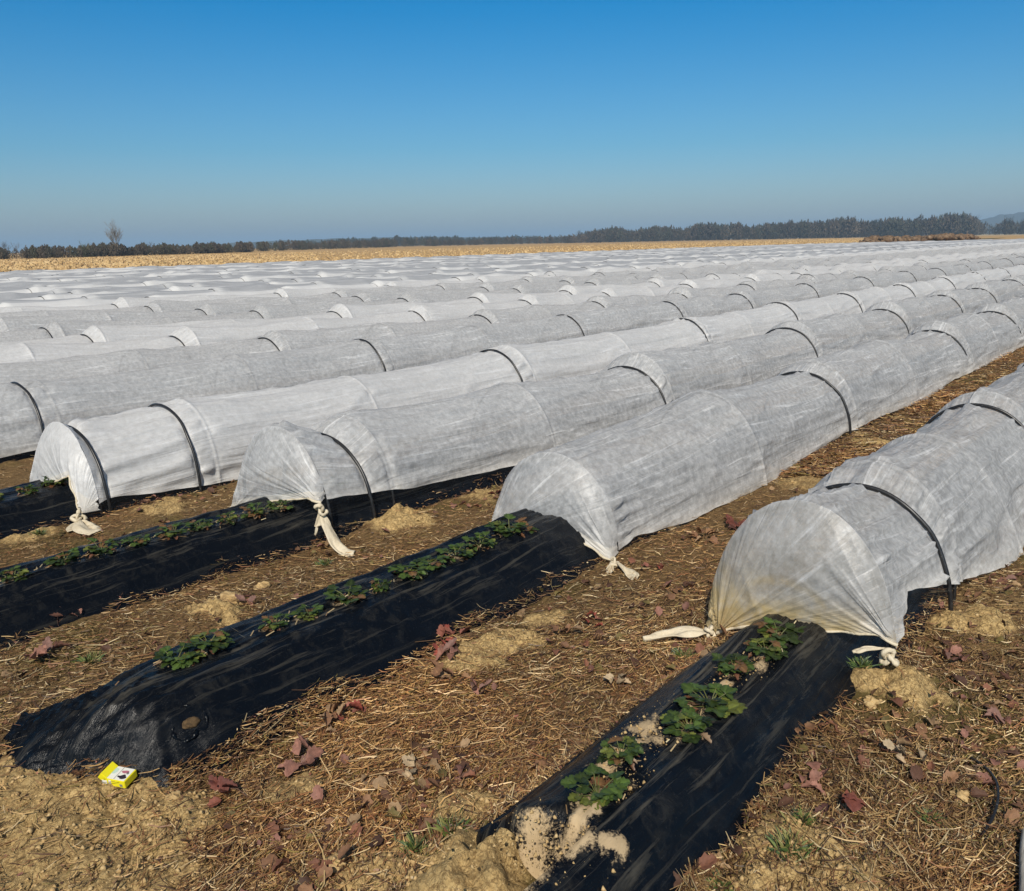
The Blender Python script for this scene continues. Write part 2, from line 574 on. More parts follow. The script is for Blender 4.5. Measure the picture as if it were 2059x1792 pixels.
def polar(xpx, dist):
    """heading as seen in the photograph (0..2059 left to right) and distance -> ground point"""
    az = HEAD - math.atan((xpx - 1029.5) / 1737 * 0.985)
    return math.cos(az) * dist, math.sin(az) * dist


sheet('stubble_field', [(-900, FIELD_V), (140, FIELD_V), (198, 34), (198, -60), (460, -80), (1100, 500), (500, 1500), (-900, 900)], .05, M['stubble'])
sheet('far_field', [(461, -80), (900, -200), (3200, 200), (3000, 1600), (1101, 499)], .03, M['farfield'])
sheet('grass_strip', [(158, 70), (186, 59.5), (280, 54), (330, 60), (200, 72)], .09, M['grassfield'])

# ---------------------------------------------------------------- planting beds
MUD = [(1.50, 1.07, .075), (1.44, 1.18, .09), (1.61, 1.12, .07), (1.95, 1.18, .09), (1.84, 1.17, .06), (2.06, 1.19, .08), (2.20, 1.16, .07), (1.78, 1.08, .05), (1.33, 1.10, .10), (1.55, 1.00, .04), (2.42, 1.12, .05), (2.62, 1.10, .06)]
PLANTS = {
    0: [(1.69, 1.13, 1.05), (1.87, 1.17, .8), (2.12, 1.09, .95), (2.28, 1.10, 1.1), (2.55, 1.15, .95), (2.72, 1.11, .8), (2.86, 1.12, 1.1)],
    1: [(1.38, 2.69, .9), (1.52, 2.71, 1.0), (1.78, 2.67, .6), (1.93, 2.66, .75), (2.13, 2.66, 1.0), (2.28, 2.63, .7), (2.46, 2.65, .95), (2.60, 2.66, .9), (2.76, 2.64, 1.1), (2.92, 2.63, 1.0), (3.14, 2.63, 1.15)],
    2: [(1.37, 4.03, .7), (1.60, 4.06, 1.0), (1.76, 4.03, 1.1), (1.93, 4.02, .9), (2.12, 4.00, 1.1), (2.27, 4.01, .9), (2.42, 3.98, .8), (2.57, 3.96, 1.0), (2.72, 3.95, .95), (2.95, 4.02, 1.0), (3.20, 4.05, .9)],
    3: [(1.84, 5.56, .9), (2.02, 5.52, .8), (2.22, 5.58, 1.25)],
}


def foot(bi, x):
    """sideways shift and narrowing of the bed towards its near end"""
    if bi != 1: return 0.0 * x, 1.0
    return np.interp(x, [.85, .92, 1.0, 1.13, 1.35], [.17, .16, .13, .05, 0]), np.interp(x, [.85, .88, .92, 1.0, 1.13, 1.3], [.25, .36, .48, .78, .98, 1.0])


def bed_z(bi, x, y):
    c, u0, H, w = BEDS[bi]
    x = np.asarray(x, float); y = np.asarray(y, float)
    sh_, sp_ = foot(bi, x)
    cc = c + sh_ + .02 * vn(x * .8, bi * 3.3, 5)
    q = np.clip(np.abs(y - cc) / (w * sp_ * (1 + .05 * vn(x * 1.3, bi, 8))), 0, 1.6)
    ex_ = u0 + (.34 + .5 * sstep(-.12, .30, y - cc) if bi == 1 else .6)
    E = sstep(0, 1, (x - u0 - .004) / (ex_ - u0)) ** .66
    H_ = H * (1 + .06 * vn(x * .9, bi + .5, 12)) * E
    prof = np.clip(1 - sstep(.28, 1.04, q), 0, 1) + .04 * np.clip(1 - (q / .5) ** 2, 0, 1) - .05 * np.exp(-(q / .16) ** 2)
    return H_ * prof - .03 * sstep(.95, 1.2, q), q, E


for bi, (c, u0, H, w) in enumerate(BEDS):
    step = .014 if bi < 2 else .02
    xs = np.concatenate([np.arange(u0, 4.6, step), 4.6 + np.cumsum(np.minimum(2.0, .02 * 1.02 ** np.arange(300)))])
    xs = xs[xs < 60]
    q = np.linspace(-1.16, 1.16, 74 if bi < 3 else 50)
    XX = np.repeat(xs[:, None], len(q), 1)
    sh, sp = foot(bi, XX)
    YY = c + sh + q[None, :] * w * sp
    ZZ, qq, E = bed_z(bi, XX, YY)
    if bi == 1:
        ZZ = ZZ + .018 * ridge(np.arctan2(YY - 2.66, XX - u0 + .25) * 7, np.hypot(XX - u0, YY - 2.66) * 1.2, 4) * np.exp(-((XX - u0 - .25) / .28) ** 2) * sstep(0, .1, XX - u0)
        ang_ = np.arctan2(YY - 2.64, XX - u0 - .42)
        pl_ = np.clip(ridge(ang_ * 13, XX * 2, 14), 0, 1) ** 1.5 * .014 + np.clip(ridge(ang_ * 27, XX * 3, 15), 0, 1) * .005
        ZZ = ZZ + .75 * pl_ * sstep(u0 + .50, u0 + .28, XX) * sstep(u0, u0 + .05, XX)
    rp_ = lambda a_, b_, k_: np.clip(ridge(a_, b_, k_), 0, 1) ** 2
    wx_ = XX + .2 * vn(XX * 2, YY * 4, bi + 140)
    tn = .012 * rp_(wx_ * .9, q[None, :] * 7 + .5 * wx_, bi * 7 + 1) + .008 * rp_(wx_ * 2, q[None, :] * 15 - .6 * wx_, bi * 7 + 2) + .003 * rp_(wx_ * 4, q[None, :] * 30, bi * 7 + 5)
    tn = tn + .010 * fbm(XX * 5, YY * 7, bi * 7 + 3, 3)
    ZZ = ZZ + tn * sstep(1.15, .8, np.abs(q))[None, :] * np.exp(-np.maximum(XX - 8, 0) / 10)
    g, cl = gh(XX, YY, False)
    edge = np.maximum(sstep(.8, 1.16, np.abs(q))[None, :], sstep(u0 + .05, u0, XX))
    ZZ = ZZ + g * (0.3 + .7 * edge) - edge * (.012 + .03 * np.clip(fbm(XX * 6, YY * 6, bi + 91, 3) - .0, 0, 1))
    mud = np.zeros_like(ZZ)
    if bi == 0:
        for mx, my, r in MUD:
            mud = np.maximum(mud, np.exp(-((XX + .06 * fbm(XX * 14, YY * 14, 410, 4, .6) - mx) ** 2 / (1.3 * r) ** 2 + (YY + .07 * fbm(XX * 12, YY * 12, 420, 4, .6) - my) ** 2 / (.55 * r) ** 2)))
        mud = np.maximum(mud, sstep(1.52, 1.38, XX) * sstep(1.12, 1.20, YY) * .8)
        mud = mud + .55 * fbm(XX * 11, YY * 11, 400, 5, .62) * (mud > .04)
    for px, py, s in PLANTS.get(bi, []):
        mud = np.maximum(mud, .62 * np.exp(-((XX - px) ** 2 / .10 ** 2 + (YY - py) ** 2 / .035 ** 2)))
    lowedge = sstep(.72, 1.05, np.abs(q))[None, :] * (fbm(XX * 5, YY * 5, bi + 55, 4) * 1.1 + .02)
    mud = np.maximum(mud, np.clip(lowedge, 0, .7) * (1 if bi != 1 else sstep(1.4, 1.8, XX)))
    ZZ = ZZ + .004 * sstep(.45, .8, mud) * (1 + 1.5 * fbm(XX * 30, YY * 30, 8, 3))
    if bi == 0: ZZ = ZZ - .25 * sstep(1.56, 1.44, XX + .3 * (YY - 1.2) + .05 * fbm(XX * 9, YY * 9, 5, 3)) * sstep(1.05, 1.13, YY)
    top = np.clip(1.15 - np.abs(q) * 1.25, 0, 1)[None, :] * np.ones_like(XX)
    left = sstep(0, .7, q)[None, :] * .75
    top = np.maximum(top, left * np.ones_like(XX))
    if bi == 1: top = top * (.25 + .75 * sstep(u0 + .1, u0 + .6, XX))
    b = mesh('planting_bed', np.stack([XX, YY, ZZ], -1), gridF(len(xs), len(q)), M['film'],
             uv=np.stack([XX, YY], -1), attrs={'mud': mud, 'top': top})
    lab = ['planting bed under black film with mud on it, nearest, running out of the bottom edge',
           'planting bed under black film with rounded near end beside the yellow packet',
           'planting bed under black film leading to the hanging twisted knot, torn low edge',
           'planting bed under black film below the hooded white tunnel end at left',
           'planting bed under black film showing as dark sliver at the far left'][bi]
    tag(b, lab, 'planting bed', 'black film planting beds')

# torn hole in the rounded bed end, with the lump of soil in it
def lumpy(cx_, cy_, cz_, rx, ry, rz, seed, n=22, amp=.35):
    th = np.linspace(0, math.pi, n)[:, None]
    ph = np.linspace(0, 2 * math.pi, 2 * n, endpoint=False)[None, :]
    x = np.sin(th) * np.cos(ph); y = np.sin(th) * np.sin(ph); z = np.cos(th) * np.ones_like(ph)
    d = 1 + amp * fbm(x * 1.7 + seed * 3.1 + z, y * 1.7 - z * 1.3, seed, 4, .6)
    return np.stack([cx_ + rx * x * d, cy_ + ry * y * d, cz_ + rz * z * d], -1).reshape(-1, 3), gridF(n, 2 * n, 0, True)


def on_bed(bi, x, y):
    z, _, _ = bed_z(bi, x, y)
    g, _ = gh(x, y, False)
    return float(z) + .4 * float(g)


V, F = lumpy(1.27, 2.425, on_bed(1, 1.27, 2.425) + .010, .032, .023, .017, 5)
tag(mesh('soil_clod', V, F, M['dark_soil']), 'brown soil lump showing through a torn hole in the black film', 'clod')
a_ = np.linspace(0, 2 * math.pi, 60)
ra = 1 + .22 * vn(a_ * 2, 1, 3)
Q = np.stack([1.262 + .052 * ra * np.cos(a_), 2.425 + .036 * ra * np.sin(a_), 0 * a_], -1)
Q[:, 2] = [on_bed(1, p_[0], p_[1]) + .016 + .008 * float(vn(t_ * 3, 2, 8)) for p_, t_ in zip(Q, a_)]
V, F = tube(Q, .005, 6, .006 + .004 * vn(a_ * 5, 3, 9))
tag(mesh('torn_film_edge', V, F, M['film']), 'crumpled black film edge around the torn hole near the yellow packet', 'torn film')
for (x, y, r, sd_, lb) in [(1.08, 2.22, .020, 3, 'small pale clod just right of the yellow packet'),
                           (2.01, 3.34, .055, 6, 'yellow clay lump on the straw in front of the third bed'),
                           (2.22, 3.42, .035, 8, 'small clay lump caught on the torn edge of the third bed'),
                           (1.20, 1.62, .030, 9, 'pale clod near the bottom edge of the picture'),
                           (2.86, .78, .028, 12, 'reddish clod beside the buried hoop foot at right'),
                           (2.52, .42, .03, 14, 'flat pale clod lying at the right in the straw')]:
    g, _ = gh(x, y)
    V, F = lumpy(x, y, float(g) + r * .25, r, r * .8, r * .55, sd_, 26, .8)
    tag(mesh('soil_clod', V, F, M['clod']), lb, 'clod', 'loose clay clods')

# ---------------------------------------------------------------- fleece tunnels
HOOP_W = .42


def arch(c, w, H, phi):
    return c - w * np.cos(phi), H * np.sin(phi) ** .92


def hoop_curve(u, c, w, H, n=40, seed=0, lean=0.0, wob=1):
    ph = np.linspace(0, math.pi, n)
    v, z = arch(c, w, H, ph)
    k = .006 * vn(ph * 3, seed, 70) * wob
    x = u + lean * z + k
    v = v + .006 * vn(ph * 4, seed + .5, 71) * wob
    z0 = np.where(ph < .02, -.05, z)
    z0[-1] = -.05
    return np.stack([x, v, z0], -1)


def top_profile(us, hoops):
    """hoops: list of (u, height, half width, kind)"""
    hu = np.array([h[0] for h in hoops]); hz = np.array([h[1] for h in hoops]); hw = np.array([h[2] for h in hoops])
    H = np.interp(us, hu, hz); Wd = np.interp(us, hu, hw)
    idx = np.clip(np.searchsorted(hu, us) - 1, 0, len(hu) - 2)
    L = hu[idx + 1] - hu[idx]
    t = np.clip((us - hu[idx]) / np.maximum(L, 1e-3), 0, 1)
    sag = np.sin(math.pi * t) * np.minimum(L, 3) / 2.0
    return H - .040 * sag, Wd - .026 * sag, sag


def cover(row, us, nphi, detail=1.0):
    c, hoops, hemR, hemL = row['c'], row['hoops'], row['hemR'], row['hemL']
    s = row['seed']
    H, Wd, sag = top_profile(us, hoops)
    hr = np.interp(us, [k[0] for k in hemR], [k[1] for k in hemR])
    hl = np.interp(us, [k[0] for k in hemL], [k[1] for k in hemL])
    hr = np.maximum(hr + .010 * vn(us * 2.2, s, 81) * detail + .004 * vn(us * 11, s, 82) * detail, -.01)
    p0 = np.arcsin(np.clip(np.maximum(hr, 0) / H, 0, .9) ** (1 / .92))
    p1 = math.pi - np.arcsin(np.clip(np.maximum(hl, 0) / H, 0, .9) ** (1 / .92))
    t = np.linspace(0, 1, nphi)
    t = t + .06 * np.sin(2 * math.pi * t) * -1 * .5
    PH = p0[:, None] + (p1 - p0)[:, None] * t[None, :]
    U = np.repeat(us[:, None], nphi, 1)
    v, z = arch(c, Wd[:, None], H[:, None], PH)
    flare = np.interp(us, [k[0] for k in row['flare']], [k[1] for k in row['flare']])
    low = np.clip(1 - z / (H[:, None] * .85), 0, 1) ** 1.6
    side = np.where(PH < math.pi / 2, -1, 1)
    v = v + side * low * flare[:, None]
    # folds
    nv, nz = -np.cos(PH), np.sin(PH)
    near = np.ones_like(us) * 0.0
    ruff = np.zeros_like(us)
    for (hu, hz, hw, kd) in hoops:
        if kd in ('outer', 'end'):
            near = np.maximum(near, np.exp(-np.abs(us - hu) / .45))
            ruff = np.maximum(ruff, np.exp(-np.abs(us - hu - .08) / .09))
    rg = lambda a_, b_, k_: np.clip(ridge(a_, b_, k_), 0, 1) ** 2.2
    wu = U + .25 * vn(U * .9, PH * 1.3, s + 20)
    d = .024 * rg(wu * .55, PH * 3.6 + .55 * wu, s + 1) * (.35 + .65 * sag[:, None])
    d = d + .016 * rg(wu * .8, PH * 6.5 - .8 * wu, s + 2)
    d = d + .007 * rg(wu * 1.3, PH * 11 + .7 * wu, s + 12)
    d = d + (.030 * rg(wu * 1.3, PH * 7, s + 3) + .012 * rg(wu * 1.8, PH * 15, s + 4)) * near[:, None]
    d = d + .020 * vn(U * 2.0 + PH, PH * 13, s + 5) * ruff[:, None] + .010 * vn(U * 3.0, PH * 30, s + 25) * ruff[:, None]
    lowz = np.exp(-(z / .12) ** 2)
    d = d + .016 * ridge(U * .7, z * 16 + .5 * vn(U * 1.2, 0, s), s + 6) * lowz * (.5 + .5 * sag[:, None])
    d = (d - .010) * detail
    d = d + .010 * vn(U * 1.2, PH * 2, s + 7)
    tight = np.ones_like(us)
    for (hu, hz, hw, kd) in hoops:
        if kd != 'outer': tight = np.minimum(tight, 1 - np.exp(-((us - hu) / .035) ** 2))
    d = d * tight[:, None]
    for (hu, hz, hw, kd) in hoops:
        if kd == 'inner' and hu < 30:
            d = d + .005 * np.exp(-((us - hu) / .011) ** 2)[:, None]
        if kd == 'outer' and hu < 40:
            kk = np.exp(-((us - hu) / .028) ** 2)[:, None]
            d = d * (1 - kk) - .004 * kk
    v = v + nv * d
    z = z + nz * d
    arc = PH * .5
    hem = np.clip(np.exp(-np.abs(PH - p0[:, None]) * H[:, None] / .05) * .55, 0, 1)
    z = np.maximum(z, -.012)
    P = np.stack([U, v, z], -1)
    return P, np.stack([U, arc], -1), hem


def make_hoops(us_end, outer, first_inner, mid, seed, Ho=.47, Hi=.585, Hm=.565, w=HOOP_W, endk=None):
    rn = random.Random(seed)
    hs_ = []
    if endk: hs_.append(endk)
    for i, uo in enumerate(outer):
        hs_.append((uo, Ho + rn.uniform(-.02, .02), w, 'outer'))
        hs_.append((uo + .17 + rn.uniform(-.02, .04), Hi + rn.uniform(-.02, .02), w - .005, 'inner'))
        nxt = outer[i + 1] if i + 1 < len(outer) else None
        if nxt: hs_.append(((uo + nxt) / 2 + rn.uniform(-.15, .2), Hm + rn.uniform(-.03, .03), w - .01, 'inner'))
    hs_ += mid
    hs_.sort()
    return hs_


def gen_outer(start_list, end, rn, gap=3.65):
    o = list(start_list)
    while o[-1] < end:
        o.append(o[-1] + gap + rn.uniform(-.35, .35))
    return o


def usteps(u0, u1, v, base=.024, k=.0055):
    us = [u0]
    while us[-1] < u1:
        dist = math.hypot(us[-1], v)
        us.append(us[-1] + max(base, k * dist * (1 + max(0, dist - 25) / 40)))
    return np.array(us)


def tail_mesh(pts, width, seed, thick=.006, n=26, m_=12, curl=.5, wf=None):
    """a folded strip of cloth lying along a path"""
    pts = np.array(pts, float)
    tt = np.linspace(0, len(pts) - 1, n)
    P = np.stack([np.interp(tt, np.arange(len(pts)), pts[:, k]) for k in range(3)], -1)
    for _ in range(3):
        P[1:-1] = (P[:-2] + 2 * P[1:-1] + P[2:]) / 4
    T = np.gradient(P, axis=0); T /= np.linalg.norm(T, axis=1)[:, None]
    up = np.array([0, 0, 1.0])
    A = np.cross(T, up); nrm = np.linalg.norm(A, axis=1)[:, None]
    A = np.where(nrm > .25, A / np.maximum(nrm, 1e-6), np.array([rgt.x, rgt.y, 0]))
    B = np.cross(A, T)
    s = np.linspace(0, 1, n)[:, None]; q = np.linspace(-1, 1, m_)[None, :]
    wd = width * (np.interp(s, *wf) if wf else (.25 + .75 * np.sin(np.clip(s * 1.25, 0, 1) * math.pi / 2)) * (1 - .35 * sstep(.8, 1, s)))
    off = .35 * width * vn(s * 3 + 0 * q, q * 2.2 + seed, seed) + .5 * width * curl * (q ** 2 - .3) * np.sin(s * 3 + seed)
    off = off * sstep(0, .2, s)
    V = P[:, None, :] + A[:, None, :] * (q * wd)[..., None] + B[:, None, :] * off[..., None]
    V1 = V.reshape(-1, 3)
    F1 = gridF(n, m_)
    return V1, F1


def knot_mesh(p, r, seed, tilt=(0, 0, 0)):
    """overhand knot: a thick trefoil of twisted cloth"""
    t = np.linspace(0, 2 * math.pi, 90)
    x = np.sin(t) + 1.7 * np.sin(2 * t); y = np.cos(t) - 1.7 * np.cos(2 * t); z = -1.1 * np.sin(3 * t)
    Q = np.stack([x, y, z], -1) * r / 2.7
    e = Matrix.Rotation(tilt[0], 3, 'X') @ Matrix.Rotation(tilt[1], 3, 'Y') @ Matrix.Rotation(tilt[2], 3, 'Z')
    Q = Q @ np.array(e).T + np.array(p)
    rr = r * .27 * (1 + .22 * vn(t * 4, seed, 3))
    V, F = tube(Q, r * .3, 14, rr)
    ctr = Q.mean(0)
    V = V + .10 * r * fbm(V[:, 0] * 90 + seed, V[:, 1] * 90 + V[:, 2] * 70, seed, 3)[:, None] * np.array([[1, 1, .7]])
    return V, F


ORD = ['first', 'second', 'third', 'fourth', 'fifth', 'sixth', 'seventh', 'eighth', 'ninth', 'tenth', 'eleventh', 'twelfth', 'thirteenth', 'fourteenth', 'fifteenth',
       'sixteenth', 'seventeenth', 'eighteenth', 'nineteenth', 'twentieth']
TENS = {20: 'twenty', 30: 'thirty', 40: 'forty', 50: 'fifty', 60: 'sixty'}


def ordw(k):
    if k <= 20: return ORD[k - 1]
    t, r_ = k // 10 * 10, k % 10
    return TENS[t][:-1] + 'ieth' if r_ == 0 else TENS[t] + '-' + ORD[r_ - 1]


rn0 = random.Random(5)
ROWS = []
E1 = 268
FLARE0 = [(0, .02), (400, .02)]
ROWS.append(dict(c=1.15, seed=101, tone='grey', u0=3.12, hoops=make_hoops(0, gen_outer([3.80, 6.05, 9.6], E1, rn0), None, [], 1, Ho=.53, Hi=.585, w=.39, endk=(3.12, .625, .375, 'end')),
     hemR=[(3.12, .12), (3.22, .22), (3.34, .27), (3.60, .20), (3.85, .14), (4.15, .08), (4.6, 0), (5.8, 0), (6.1, .03), (7, 0), (400, 0)], hemL=[(3.12, .02), (400, .02)],
     flare=[(3.1, 0), (4.0, .02), (4.8, .12), (5.5, .10), (6.1, .04), (7.5, .1), (400, .05)]))
ROWS.append(dict(c=2.69, seed=202, tone='grey', u0=3.60, hoops=make_hoops(0, gen_outer([7.06, 11.1, 14.3, 17.9], E1, rn0), None, [(5.32, .585, .42, 'inner')], 2, Ho=.47, Hi=.59, endk=(3.60, .50, .41, 'end')),
     hemR=[(3.6, .03), (3.75, .06), (4.3, .01), (6.4, 0), (7.0, .06), (7.4, .04), (9, 0), (11, .04), (12, 0), (400, 0)], hemL=[(3.6, .02), (400, .02)],
     flare=[(3.6, 0), (4.8, .05), (6.2, .05), (7.1, .0), (9, .05), (400, .03)]))
ROWS.append(dict(c=4.12, seed=303, tone='grey', u0=2.87, hoops=make_hoops(0, gen_outer([3.18, 6.60, 10.2, 13.9, 17.3, 20.2], E1, rn0), None, [], 3, Ho=.50, Hi=.59, w=.43, endk=(2.87, .60, .44, 'end')),
     hemR=[(2.87, .24), (3.2, .185), (3.6, .15), (4.1, .10), (5.5, .05), (6.6, .05), (8, .01), (400, 0)], hemL=[(2.87, .06), (400, .02)],
     flare=[(2.8, 0), (3.6, -.02), (5, .03), (400, .03)]))
ROWS.append(dict(c=5.62, seed=404, tone='white', u0=2.30, hoops=make_hoops(0, gen_outer([2.98, 6.5, 10.4, 13.5, 16.5], E1, rn0), None, [(2.36, .50, .41, 'outer')], 4, Ho=.555, Hi=.575, endk=(2.30, .55, .42, 'end')),
     hemR=[(2.30, .08), (2.42, .10), (2.98, .045), (3.4, .015), (4.5, 0), (6.5, .04), (400, 0)], hemL=[(2.3, .06), (400, .02)],
     flare=[(2.3, 0), (3.0, -.02), (4, .03), (400, .03)]))
ROWS.append(dict(c=7.60, seed=505, tone='grey', u0=.4, hoops=make_hoops(0, gen_outer([-.6, 2.82, 6.5, 10.4, 13.4, 16.2], E1, rn0), None, [], 5, Ho=.53, Hi=.56),
     hemR=[(.4, .05), (2.4, .06), (2.82, .085), (3.3, .05), (4.5, 0), (400, 0)], hemL=[(0, .02), (400, .02)], flare=FLARE0))
more = [(9.25, 'grey', [-1, 2.6, 6.35, 10.36, 13.6, 16.8]), (10.8, 'white', [-1.5, 2.3, 6.0, 10.4, 13.4, 16.2, 20]), (12.25, 'white', [-2, 1.7, 5.5, 9.86, 13.6, 16.8, 20.8]),
        (13.8, 'grey', [-2, 1.9, 5.6, 9.3, 13.0]), (15.3, 'grey', [-2, 1.5, 5.4, 9.1, 13.0, 17.3]), (16.9, 'grey', [-2, 1.4, 5.2, 8.9, 13.7, 17.3]), (18.7, 'white', [-2, 1.2, 5, 9.1, 13.3])]
for v_, tn_, ol in more:
    k = len(ROWS)
    ROWS.append(dict(c=v_, seed=505 + k * 97, tone=tn_, u0=.2 * v_ - 1.5, hoops=make_hoops(0, gen_outer(ol, E1, rn0), None, [], k, Ho=.475, Hi=.58, Hm=.54 + rn0.uniform(-.02, .03)),
                     hemR=[(-9, .03), (400, .01)], hemL=[(-9, .02), (400, .02)], flare=FLARE0))
v_ = 20.3
pat = ['white', 'grey', 'white', 'white', 'grey', 'grey', 'white', 'grey']
while v_ < FIELD_V - 1.5:
    k = len(ROWS)
    ol = [rn0.uniform(-2, 1) + .15 * v_]
    ROWS.append(dict(c=v_, seed=505 + k * 97, tone=rn0.choice(pat), u0=.15 * v_ - 2, far=True, hoops=make_hoops(0, gen_outer(ol, E1, rn0), None, [], k, Ho=.47, Hi=.545, Hm=.52 + rn0.uniform(-.03, .03)),
                     hemR=[(-9, .0), (400, .0)], hemL=[(-9, .0), (400, .0)], flare=FLARE0))
    v_ += 1.52 if k % 4 else 2.0

END_CAPS = {
    0: dict(uf=3.06, B=[(.762, .170), (.83, .192), (.96, .165), (1.15, .13), (1.33, .085), (1.41, .05), (1.455, .02)]),
    1: dict(uf=3.48, B=[(2.24, .03), (2.36, .075), (2.50, .125), (2.66, .155), (2.80, .145), (2.92, .10), (3.06, .01)]),
    2: dict(uf=2.79, B=[(3.66, .25), (3.74, .265), (3.95, .215), (4.15, .17), (4.35, .12), (4.48, .07), (4.55, .02)]),
    3: dict(uf=2.20, B=[(5.22, .05), (5.27, .13), (5.31, .20), (5.34, .265), (5.42, .235), (5.64, .165), (5.98, .05)]),
}
TUNNEL_LABELS = [
    'grey fleece tunnel at the right with a yellow-stained end flap tied at both corners',
    'grey fleece tunnel with an arched end flap lifted over the black bed, second from right',
    'grey fleece tunnel whose near corner hangs in a long twisted knot',
    'white fleece tunnel with a narrow hooded end and fat knot, at the left',
    'grey fleece tunnel running out of the left edge behind the white hooded one',
]


def build_row(k, row):
    far = row.get('far', False)
    c = row['c']
    ue = 195 if c < 33 else 195 - (c - 33) * 2.2
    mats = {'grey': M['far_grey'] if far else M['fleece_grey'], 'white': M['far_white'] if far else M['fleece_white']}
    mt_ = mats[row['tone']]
    lab = TUNNEL_LABELS[k] if k < len(TUNNEL_LABELS) else '%s fleece tunnel, %s row counting back from the nearest' % (row['tone'], ordw(k + 1))
    if not far:
        us = usteps(row['u0'], ue, c, .022 if k < 4 else .035, .0055 if k < 6 else .008)
        hx_ = [h[0] + q_ for h in row['hoops'] if row['u0'] + .05 < h[0] < 24 for q_ in np.arange(-.04, .041, .008)]
        us = np.unique(np.concatenate([us, hx_]))
        us = us[np.concatenate([[True], np.diff(us) > .003])]
        P, uv, hem = cover(row, us, 72 if k < 4 else (48 if k < 8 else 32))
        t = empty('fleece_tunnel', (row['u0'], c, 0))
        tag(t, lab, 'tunnel', 'rows of fleece tunnels')
        mesh('cover', P, gridF(P.shape[0], P.shape[1]), mt_, t, uv=uv, attrs={'hem': hem})
        cnt = 0
        lim = 70 if k < 3 else 60 if k < 6 else 45
        for (hu, hz, hw, kd) in row['hoops']:
            if hu < row['u0'] or hu > lim: continue
            outr = kd == 'outer'
            if outr:
                r_ = .0095 if k < 5 else .0085
                Q = hoop_curve(hu, c, hw + .009, hz + .012, 44 if k < 6 else 26, hu + k)
                V, F = tube(Q, r_, 8)
                mesh('outer_hoop', V, F, M['hoop'], t)
            elif kd == 'inner' and hu < 26:
                Q = hoop_curve(hu, c, hw - .013, hz - .011, 30, hu + k + 9, wob=0)
                V, F = tube(Q, .0075, 6)
                mesh('inner_hoop', V, F, M['hoop'], t)
            elif kd == 'end':
                Q = hoop_curve(hu + .012, c, hw - .018, hz - .020, 40, hu + k + 9, wob=0)
                V, F = tube(Q, .009, 8)
                mesh('end_hoop', V, F, M['hoop'], t)
        return t
    # far rows: cover and hoops of one small mesh each row
    us = usteps(row['u0'], ue, c, .12, .0045 if c < 45 else .004)
    nphi = 22 if c < 40 else 14
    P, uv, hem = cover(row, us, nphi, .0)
    painted_glint = np.zeros_like(hem)
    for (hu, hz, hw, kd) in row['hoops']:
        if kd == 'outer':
            painted_glint = np.maximum(painted_glint, (np.exp(-((us - hu - .12) / .16) ** 2))[:, None] * .28)  # sunlit highlight painted into the colour just past each outer hoop
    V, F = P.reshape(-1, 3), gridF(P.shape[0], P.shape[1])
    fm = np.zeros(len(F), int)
    glint_parts = [painted_glint.ravel()]
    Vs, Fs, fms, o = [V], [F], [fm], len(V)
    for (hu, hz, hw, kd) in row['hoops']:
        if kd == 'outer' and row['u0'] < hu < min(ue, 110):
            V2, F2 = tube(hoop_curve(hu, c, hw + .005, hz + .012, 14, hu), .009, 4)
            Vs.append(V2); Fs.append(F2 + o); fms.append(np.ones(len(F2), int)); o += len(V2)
            glint_parts.append(np.zeros(len(V2)))
    ob = mesh('fleece_tunnel', np.concatenate(Vs), np.concatenate(Fs), [mt_, M['hoop']], fm=np.concatenate(fms), attrs={'hem': np.concatenate(glint_parts)})  # the hem attribute carries the painted highlight here
    return tag(ob, lab, 'tunnel', 'rows of fleece tunnels')


tunnels = [build_row(k, r_) for k, r_ in enumerate(ROWS)]


